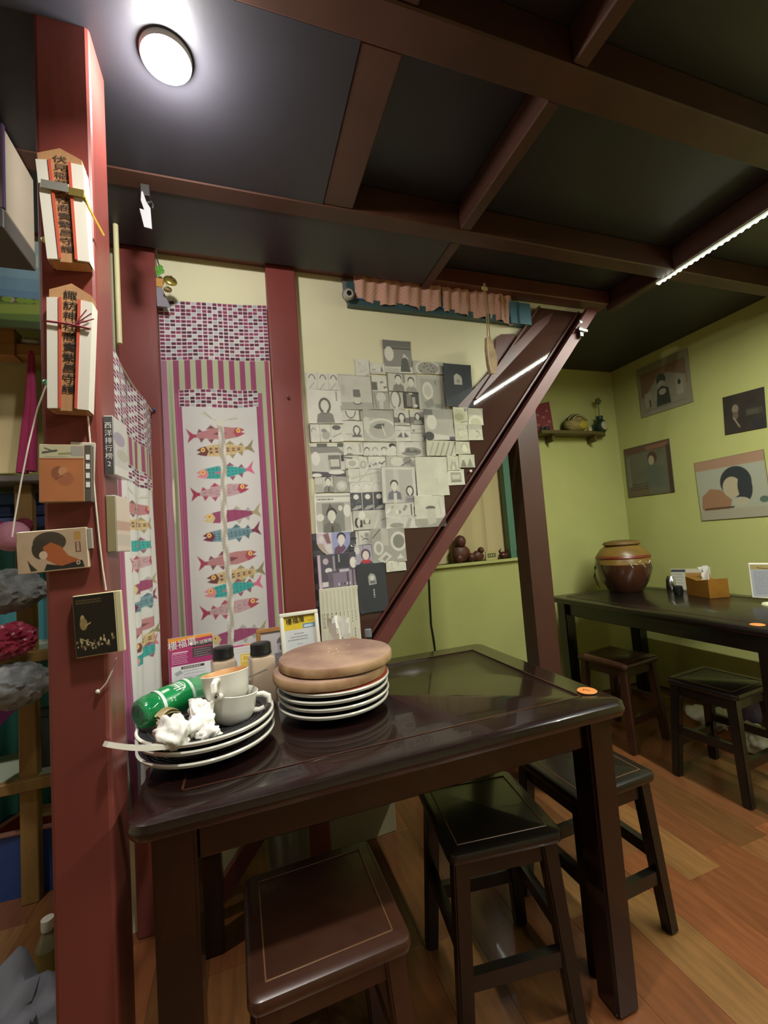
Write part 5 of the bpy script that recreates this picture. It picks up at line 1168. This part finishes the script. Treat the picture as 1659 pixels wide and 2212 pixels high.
t = thing('bud_vase', 'dark green round vase with a cream emblem and one stem on the shelf', 'vase', (p.x, GY-.06, zs))
B().lathe([(0, 0), (.030, 0), (.052, .03), (.055, .055), (.040, .085), (.022, .10), (.026, .125), (.018, .125), (.014, .1), (0, .1)], 32).build('body', mat('green_glaze', '26382a', .25), t, True)
B().ball((-.004, -.046, .045), .036, 3, (.95, .3, .95)).build('emblem', mat('cream_emblem', 'a8a078', .5), t, True)
b = B(); b.tube([(0, 0, .12), (.004, 0, .17), (.0, 0, .235)], .003, 6); b.build('stem', mat('stem_green', '4a5a2a', .6), t, True)
b = B()
for k in range(5): b.ball((.014*math.cos(k*1.26), -.004, .24+.014*math.sin(k*1.26)), .013, 2)
b.build('flower', mat('olive_flower', '55602e', .7), t, True)
p = at(1273, 925, Y=GY-.08)
b = B(); b.lathe([(0, 0), (.016, 0), (.02, .02), (.014, .035), (0, .038)], 20); o = b.build('small_cup', mat('pale_cup', 'a9a070', .5), None, True, (p.x, GY-.08, zs)); tag(o, 'small pale cup between basket and vase on the shelf', 'cup')

# posters on the right wall
def poster(label, pts, cv, edge):
    q = [at(x, y, X=RX-.004) for x, y in pts]                     # tl tr br bl
    cy = sum(v.y for v in q)/4; cz = sum(v.z for v in q)/4
    W_ = ((q[0].y-q[1].y)+(q[3].y-q[2].y))/2; H_ = ((q[0].z-q[3].z)+(q[1].z-q[2].z))/2
    t = thing('poster', label, 'poster', (RX-.0015, cy, cz), 0, 'posters on the right wall', rot=(math.atan2((q[1].z-q[0].z)+(q[2].z-q[3].z), 2*W_)*-1, 0, 0))
    B().span((-.004, -W_/2, -H_/2), (.0, W_/2, H_/2), .001, 1).build('board', mat('poster_edge_'+edge, edge, .6), t)
    im = cv.get(); im = im*.62 + im.mean(-1, keepdims=True)*.38*np.array((1.02, 1.0, .82))
    print_mesh('print', im, lambda u, v: (-.0046+0*u, (.5-u)*W_*.985, (.5-v)*H_*.985), M_PRINT, t)
cv = Cv(110, 110, '8f8666', 3); cv.noise(.1, 6); cv.rect(.06, .14, .94, .62, '8a6238').poly([(.1, .65), (.4, .3), (.6, .28), (.92, .45), (.92, .72), (.1, .75)], '958d74').ell(.47, .38, .09, .11, '3f463a').ell(.47, .48, .07, .08, 'a39a80').poly([(.34, .88), (.38, .56), (.48, .5), (.6, .58), (.62, .88)], '3a4036').ell(.48, .62, .07, .06, 'a89f85').rect(.12, .55, .26, .82, 'a09880').rect(.2, .7, .24, .84, '57503c').rect(.74, .5, .86, .78, 'a39b82').ell(.8, .55, .03, .05, '3f3a2c').rect(.1, .88, .9, .92, '857c5e')
poster('upper left faded brown poster with a seated figure near the ceiling', ((1373, 800), (1487, 750), (1496, 868), (1387, 904)), cv, '857c5e')
cv = Cv(90, 90, '33281f', 3); cv.noise(.25, 8); cv.ell(.30, .38, .08, .12, '8a7258').ell(.3, .55, .07, .1, '6e5040').line(.25, .6, .38, .85, .04, '8f7c66').rect(.55, .45, .95, .62, '3f3a2c').dash(.58, .5, .92, .58, 3, .02, '5c563c').rect(.7, .75, 1, 1, '26242c')
poster('small dark poster with a dim face at the upper right', ((1559, 858), (1649, 837), (1658, 921), (1568, 941)), cv, '2c2420')
cv = Cv(95, 100, '66644a', 3); cv.noise(.12, 6); cv.rect(0, 0, 1, .14, '6e4630').rect(.5, .04, .95, .12, '8f5636').ell(.62, .28, .10, .12, '5a3424').ell(.60, .33, .06, .09, 'a89878').poly([(.40, .85), (.46, .48), (.6, .42), (.85, .5), (.95, .88)], '5c6252').rect(0, .82, .5, 1, '6e5836').dash(.08, .76, .5, .86, 3, .02, '443a24').rect(.05, .2, .12, .8, '77755a').rect(.92, .1, 1, 1, '4a2e22')
poster('lower left grey-green poster with a small standing figure', ((1348, 970), (1446, 948), (1457, 1062), (1357, 1077)), cv, '4a3a28')
cv = Cv(140, 120, 'a9a68c', 3); cv.noise(.06, 6); cv.rect(0, 0, 1, .16, 'b07a58').rect(.05, .16, .97, .82, 'a3a690').poly([(.04, .80), (.06, .60), (.2, .48), (.36, .52), (.5, .70), (.46, .84), (.08, .86)], 'a56a3c').ell(.58, .42, .22, .25, '2a3338').ell(.52, .50, .13, .17, 'b9a57c').ell(.70, .52, .10, .22, '2a3338').rect(.08, .80, .52, .83, '5c3a24').ell(.62, .74, .12, .07, 'b3a98a').ell(.93, .74, .06, .05, '4a6a5a').rect(0, .84, 1, 1, 'a59c82')
poster('large poster of a curly dark-haired woman leaning on a brown cushion', ((1500, 1000), (1652, 970), (1668, 1114), (1515, 1126)), cv, '7a6448')

# ================================================================== things on the far table
t = thing('clay_jar', 'large brown glazed clay jar on the far table corner', 'jar', (2.36, 2.16, ZTB))
rr_ = .165
prof = [(0, 0), (.095, 0), (.105, .012), (.14, .07), (.162, .14), (rr_, .18), (.155, .235), (.128, .275), (.100, .295), (.094, .305), (.098, .318), (.09, .322), (.082, .31), (0, .30)]
B().lathe(prof[:6], 48).build('body', mat('brown_glaze', '51301f', .2, var=.35, vscale=6, coat=.4), t, True)
B().lathe(prof[5:], 48).build('shoulder', mat('ochre_shoulder', '8a6a30', .35, var=.3, vscale=8), t, True)
B().lathe([(.1595, .215), (.1625, .222), (.156, .234)], 48).build('red_band', mat('red_band', '74301c', .35), t, True)
B().lathe([(.104, .300), (.112, .306), (.10, .322), (.06, .33), (0, .332)], 40).build('lid', mat('lid_brown', '6e5226', .5), t, True)
b = B(); b.tube([(-.15, .06, .20), (-.185, .05, .17), (-.195, .05, .11), (-.175, .05, .06), (-.16, .05, .03)], [.006, .008, .009, .008, .004], 8); b.build('strap', mat('olive_strap', '4a3f18', .7), t, True)
b = B()
for k in range(7):
    a = -2.2+.16*k; b.tube([(rr_*1.0*math.cos(a), rr_*1.0*math.sin(a), .195-.012*(k % 2)), (rr_*1.0*math.cos(a+.12), rr_*1.0*math.sin(a+.12), .16+.02*(k % 3))], .003, 5)
b.build('brushed_mark', mat('white_slip', 'b9b4a0', .4), t, True)
t = thing('steel_canister', 'small steel canister beside the clay jar', 'canister', (2.56, 2.00, ZTB))
B().lathe([(0, 0), (.028, 0), (.03, .004), (.03, .065), (.026, .07), (.02, .085), (0, .087)], 28).build('body', M_STEEL, t, True)
b = B(); b.tube([(.028, 0, .06), (.048, 0, .055), (.048, 0, .025), (.028, 0, .02)], .003, 6); b.build('handle', M_STEEL, t, True)
q = at(1480, 1262, Z=ZTB)
t = thing('menu_card', 'small standing menu card with white and orange panels on the far table', 'menu', (2.60, 1.90, ZTB), 0, rot=(0, 0, R(-62)))
cv = Cv(90, 60, 'b09a6c', 3); cv.rect(0, 0, .36, 1, 'b9b6a4').rect(0, 0, .38, .14, '44424a').rect(.38, .03, 1, .16, 'c4bea4').rect(.38, .18, 1, 1, 'a5763c'); cv.dash(.04, .25, .32, .8, 5, .03, '77746a').ell(.7, .5, .2, .2, 'b98a4c')
B().span((-.10, 0, 0), (.10, .003, .13), .001, 1).build('card_board', M_PAPER, t)
print_mesh('print', cv, lambda u, v: ((u-.5)*.196, -.0008+0*u, .128-.126*v), M_PRINT, t)
t = thing('tissue_box', 'wooden tissue box with tissue on the far table', 'tissue box', (2.47, 1.72, ZTB), R(72))
b = B(); pts = [(-.085, 0), (.085, 0), (.085, .105), (.05, .098), (.0, .088), (-.05, .094), (-.085, .102)]
b.prism(pts, lambda u, v, w: Vector((u, w-.055, v)), .11); b.build('box', mat('amber_wood', '8a5c1e', .4, var=.25, vscale=6), t)
tissue(t, .078, 1.5, 6)
t = thing('small_jar', 'dark squat jar beside the wooden tissue box on the far table', 'jar', (2.43, 1.86, ZTB))
B().lathe([(0, 0), (.022, 0), (.027, .02), (.024, .045), (.018, .05), (0, .05)], 24).build('body', M_BLACK, t, True)
p = at(1645, 1268, Z=ZTB)
t = thing('sign_frame', 'white notice stand at the right edge of the far table', 'frame', (2.40, 1.37, ZTB), R(-70), None)
B().span((-.075, -.004, .03), (.075, .004, .20), .002, 1).build('frame', mat('white_frame', 'e2dfcf', .4), t)
cv = Cv(70, 80, 'a9aab0', 3); cv.rect(0, 0, 1, .16, 'a5935c').dash(.08, .22, .92, .9, 14, .03, '8a8c94').arc(.5, .08, .3, .05, 10, 170, .03, '5c5030')
print_mesh('print', cv, lambda u, v: ((u-.5)*.136, -.0048+0*u, .192-.155*v), M_PRINT, t)
B().lathe([(0, 0), (.045, 0), (.04, .008), (.012, .014), (.010, .032), (0, .032)], 32).build('base', mat('white_base', 'd8d4b0', .4), t, True)
# clutter under the far table
for lab, loc, r, sc, c, sd in (('white plastic bag on the floor under the far table', (2.42, 1.74, .075), .10, (1, 1, .8), 'b9b69c', 31), ('purple-grey cloth bag under the far table', (2.62, 1.78, .115), .12, (.9, 1, 1.1), '5a5068', 32), ('pale rolled bundle under the near end of the far table', (2.40, 1.52, .07), .10, (.9, .7, .8), '9c9a80', 33)):
    o = crumple('plastic_bag', lab, loc, r, sc, sd, mat('bag_'+c, c, .5), 'bags under the far table'); o['category'] = 'bag'
# under the plate table
t = thing('storage_box', 'pale carton standing under the stair behind the plate table', 'box', (.40, 1.86, 0), R(4))
B().span((-.14, -.12, 0), (.14, .12, .50), .004, 1).build('carton', mat('carton_beige', '8f8468', .7), t)
B().span((-.13, -.1215, .22), (-.04, -.120, .40)).build('print', mat('carton_print', '7a4a5a', .7), t)
B().span((-.14, -.121, .44), (.14, -.1195, .445)).build('flap_line', mat('carton_line', '5c5442', .8), t)
t = thing('gas_canister', 'grey cylinder with a bluish band under the table by the stair foot', 'canister', (.10, 1.50, 0))
B().lathe([(0, 0), (.06, 0), (.065, .01), (.065, .30), (.05, .33), (.02, .345), (.02, .37), (0, .37)], 32).build('body', mat('canister_grey', '5c5f5c', .3, metal=.3), t, True)
B().lathe([(.0655, .16), (.0658, .19)], 32).build('label_band', mat('canister_band', '8a8f98', .4), t, True)
t = thing('power_outlet', 'white power outlet low on the green wall under the stair', 'outlet', (at(905, 1828, Y=GY).x+.0, GY, .30))
B().span((-.04, -.012, -.04), (.04, 0, .04), .003, 1).build('plate', mat('outlet_white', 'a9ac8c', .5), t)
for s_ in (-1, 1): B().span((s_*.012-.003, -.0128, -.008), (s_*.012+.003, -.011, .012)).build('slot', M_BLACK, t)
t = thing('storage_crate', 'turquoise lidded tub behind the stools under the table', 'tub', (.95, 2.05, 0), R(5))
b = B(); slab(b, -.16, -.12, .16, .12, .42, .42, .03, .01); b.build('tub', mat('tub_grey', '4a4f44', .5), t, True)
b = B(); slab(b, -.17, -.13, .17, .13, .45, .03, .03, .008); b.build('lid', mat('turquoise_lid', '62b9b0', .4), t, True)
t = thing('wood_block', 'small pale wooden block on a low stand behind the right stools', 'block', (1.36, 2.02, 0), R(25))
B().span((-.09, -.09, 0), (.09, .09, .40), .004, 1).build('stand', M_STOOL, t)
B().span((-.05, -.05, .40), (.05, .05, .49), .004, 1).build('block', M_WOODL, t)

# ================================================================== the bay left of the post
def at_box(name, x0, y0, x1, y1, Y0, Y1, m, parent=None, bev=.003):
    """box whose front face spans the given rows at depth Y0"""
    l, r_, t_, b_ = at(x0, (y0+y1)/2, Y=Y0), at(x1, (y0+y1)/2, Y=Y0), at((x0+x1)/2, y0, Y=Y0), at((x0+x1)/2, y1, Y=Y0)
    return B().span((l.x, Y0, b_.z), (r_.x, Y1, t_.z), bev, 1).build(name, m, parent)
t = thing('wall_cabinet', 'beige wall cabinet with grey base rail at the upper left', 'cabinet', (-.72, 1.27, 2.06))
B().span((-.25, -.08, .0), (.22, .085, .215), .003, 1).build('body', mat('cabinet_beige', 'b3a694', .6, var=.08, vscale=6), t)
B().span((-.25, -.082, -.050), (.2205, .088, -.001), .002, 1).build('base_rail', mat('cabinet_grey', '56524f', .5), t)
B().span((.2185, -.084, .0), (.2225, -.074, .215)).build('edge_strip', mat('cabinet_edge', '5a4668', .5), t)
# landscape picture
l, r_ = at(-160, 600, Y=1.64), at(82, 600, Y=1.64); zt_, zb_ = at(40, 440, Y=1.64).z, at(40, 705, Y=1.64).z
cv = Cv(120, 130, '8fa3a0', 3)
for k in range(9): y = .1*k; cv.rect(0, y, 1, y+.11, ('6f8c88', '84a09a', 'a3b4ac', '8aa5a5', '9fb3ae', '7795a2', '6a8a9c', '5c7c94', '55748c')[k])
cv.noise(.12, 7)
cv.rect(0, .78, 1, 1, '55682e').rect(0, .76, 1, .80, '4a3a2c').poly([(0, .86), (1, .80), (1, .88), (0, .92)], '7a8a3a').rect(0, .94, 1, 1, '33401f')
for k in range(12): cv.ell(rnd.random(), .78, .05, .02, rnd.choice(('5c4436', 'a39a8a', '6e8a2e')))
t = thing('landscape_picture', 'landscape picture of sea, clouds and meadow left of the post', 'picture', ((l.x+r_.x)/2, WY-.001, (zt_+zb_)/2)); w = r_.x-l.x; h = zt_-zb_
B().span((-w/2, -.012, -h/2), (w/2, .0, h/2)).build('board', mat('picture_edge', '6a6a5c', .6), t)
print_mesh('print', cv, lambda u, v: ((u-.5)*w, -.0126+0*u, (.5-v)*h), M_PRINT, t)
# rack
t = thing('wooden_rack', 'light wooden rack with shelves partly hidden by the left post', 'rack', (at(50, 1200, Y=1.974).x, 1.974, 0)); ox, oy = t.location.x, t.location.y
M_RACK = mat('rack_pine', '8f6f3c', .55, var=.25, vscale=6, stretch=(4,4,.6))
def rk(name, x0, z0, x1, z1, y0, y1, m=M_RACK): return B().span((x0-ox, y0-oy, z0), (x1-ox, y1-oy, z1), .003, 1).build(name, m, t)
ux0, ux1 = at(32, 1200, Y=1.946).x, at(70, 1200, Y=1.946).x
zsh = [at(50, y, Y=1.918).z for y in (1035, 1422, 1700)]
rk('upright', ux0, 0, ux1, zsh[0]-.012, 1.946, 1.988); rk('upright', ux0-.86, 0, ux1-.86, zsh[0]-.012, 1.946, 1.988)
rk('upright', ux0+.02, 0, ux1+.02, zsh[0]-.012, 2.168, 2.210); rk('upright', ux0-.86, 0, ux1-.86, zsh[0]-.012, 2.168, 2.210)
rk('shelf', ux0-.92, zsh[0]-.012, ux1+.07, zsh[0]+.010, 1.890, 2.224, mat('shelf_grey', '7a7470', .6))
for z in zsh[1:]:
    rk('rail', ux0-.92, z-.020, ux1+.08, z+.020, 1.918, 1.946)
    rk('shelf', ux0-.92, z+.004, ux1+.08, z+.016, 1.947, 2.224, mat('shelf_pale', '9aa08c', .5))
# things on and around the rack
yb = 2.224
l, r_ = at(-200, 1300, Y=2.238), at(96, 1300, Y=2.238)
cv = Cv(60, 140, '3f7f86', 2); cv.noise(.15, 8); cv.rect(0, .6, 1, 1, '2f8a92', .5)
o = print_mesh('teal_cloth', cv, lambda u, v: ((u-.5)*(r_.x-l.x), .012*np.sin(u*40)*(.3+v), 1.20*(1-v)), M_CLOTH); o.location = ((l.x+r_.x)/2, 2.273, .10)
tag(o, 'teal cloth hanging behind the wooden rack at the left edge', 'cloth')
t = thing('folded_jeans', 'stack of folded navy cloth under the grey rack shelf', 'clothes', (ux0-.10, 2.085, zsh[0]-.18))
for k in range(3): b = B(); slab(b, -.22, -.085, .37, .075, .047*(k+1), .046, .02, .012); b.build('fold', mat('navy_%d' % k, ('24304f', '1c2744', '35507a')[k], .9), t, True)
t = thing('pine_bracket', 'pale wooden bracket block with a shiny clip left of the post', 'bracket', (at(40, 745, Y=2.113).x, 2.113, at(40, 748, Y=2.113).z))
B().span((-.07, -.04, -.06), (.002, .03, .06), .002, 1).build('block', M_WOODL, t); B().span((.002, -.03, -.05), (.105, .13, .0), .002, 1).build('arm', M_WOODL, t)
b = B(); b.ball((.05, -.01, .018), .028, 2, (1.4, .8, .5), noise=.2); b.build('clip', mat('clip_pale', 'b9b4a0', .3), t, True)
o = at_box('cardboard_sheet', -120, 778, 66, 1024, 2.155, 2.161, mat('tan_card', 'b9a878', .7, var=.08, vscale=5)); tag(o, 'tan board standing on the grey rack shelf', 'board')
t = thing('pink_cloth', 'bright pink cloth strips hanging left of the post', 'cloth', (0, 0, 0))
M_PINK = mat('pink_cloth', 'b8396a', .85, var=.2, vscale=20, stretch=(8,8,.5))
for a in (((66, 758), (62, 860), (48, 1022), .014, .050), ((70, 765), (72, 880), (68, 1018), .014, .046)):
    b = B(); b.tube([at(*p, Y=2.002) for p in a[:3]], [a[3]*.5, a[3]*.9, a[4]*.40], 10); b.build('strip', M_PINK, t, True)
def pompom(label, px, py, Y, r, c, sc=(1, 1, 1), noise=.10, sub=4, c2=None, gl=.9):
    p = at(px, py, Y=Y); b = B(); b.ball((0, 0, 0), r, sub, sc, noise=noise); o = b.build('pompom', mat('pom_'+c, c, gl, var=.5, vscale=30, col2=c2 or c), None, True, p); tag(o, label, 'pompom', 'pompoms on the rack')
pompom('pale pink pompom by the curly-hair card', 25, 1158, 1.849, 0.053, 'd090a4', noise=.04)
pompom('magenta pompom at the very left edge', -26, 1140, 1.863, 0.042, 'b02a60', noise=.05)
pompom('dark red pompom behind the pale pink one', 52, 1136, 1.890, 0.028, '6a2030', noise=.06)
pompom('upper grey fluffy ball on the rack', 12, 1278, 1.835, 0.104, '5c5f5e', (1.1, .8, .72), .07, c2='8a8d8c')
pompom('crimson tinsel ball on the rack', 18, 1385, 1.807, 0.072, 'a83a50', (1.05, .8, .8), .16, c2='7a1f38', gl=.3)
pompom('lower grey fluffy ball on the rack', 22, 1482, 1.807, 0.104, '6e7274', (1.1, .8, .72), .07, c2='9ea2a2')
b = B(); b.bar(at(-30, 1580, Y=1.821), at(30, 1518, Y=1.821), .04, .008); tag(b.build('purple_ribbon', mat('purple_ribbon', '7a2a8a', .6)), 'purple ribbon under the lower grey ball', 'ribbon')
p = at(70, 1612, Y=1.974)
t = thing('dark_bin', 'dark grey bin on the pale rack shelf', 'bin', (p.x+.016, 2.070, zsh[2]+.0165))
hb = at(60, 1558, Y=1.974).z-zsh[2]-.017
b = B(); slab(b, -.070, -.06, .105, .06, hb, hb, .02, .008); b.build('body', mat('bin_grey', '3c3f38', .6), t, True)
b = B(); slab(b, -.072, -.062, .107, .062, hb+.004, .012, .02, .004); b.build('rim', mat('bin_rim', '2e302c', .6), t, True)
# plastic tub and cushion low down
p = at(60, 1800, Y=1.99)
t = thing('plastic_tub', 'blue tub with red lining and pale rim under the rack', 'tub', (p.x-.04, 2.08, 0), R(-4)); zr = p.z
b = B(); b.prism([(-.20, 0), (.27, 0), (.30, zr), (-.10, zr)], lambda u, v, w: Vector((u, w-.08, v)), .16); b.build('body', mat('tub_blue', '25407c', .5), t)
b = B(); b.prism([(-.098, -.078), (.298, -.078), (.298, .078), (-.04, .078)], lambda u, v, w: Vector((u, v, zr+w)), .004); b.build('lining', mat('tub_red', '8a2420', .5), t)
b = B(); b.tube([(-.10, -.078, zr+.006), (.30, -.078, zr+.006), (.30, .078, zr+.006), (-.04, .078, zr+.006), (-.10, -.078, zr+.006)], .009, 8); b.build('rim', mat('tub_rim', 'b98a80', .5), t, True)
b = B(); b.bar((-.01, .02, zr+.012), (.27, .02, zr+.012), .04, .014); b.build('stick', mat('tub_stick', 'c0a888', .6), t)
cr = crumple('grey_cushion', 'grey cushion on the floor at the lower left corner', (-.60, 1.32, .075), .17, (1.0, .9, .62), 43, mat('grey_cushion', '6a6a70', .9, bump=.3, bscale=200), None); cr['category'] = 'cushion'
hb = at(97, 1985, Y=1.58).z; p = at(104, 2050, Y=1.58)
t = thing('clear_bottle', 'clear bottle with white cap on the floor behind the left post', 'bottle', (p.x, 1.58, .0))
B().lathe([(0, 0), (.028, 0), (.030, .01), (.030, hb-.07), (.018, hb-.045), (.012, hb-.03), (.012, hb-.02)], 24).build('body', mat('clear_bottle', 'b9b48a', .1, trans=.7), t, True)
B().lathe([(.015, hb-.03), (.016, hb-.026), (.016, hb), (0, hb)], 20).build('cap', M_PAPER, t, True)
B().lathe([(.0305, hb-.13), (.0305, hb-.075)], 24).build('label', mat('bottle_label', '7a6a2e', .6), t, True)
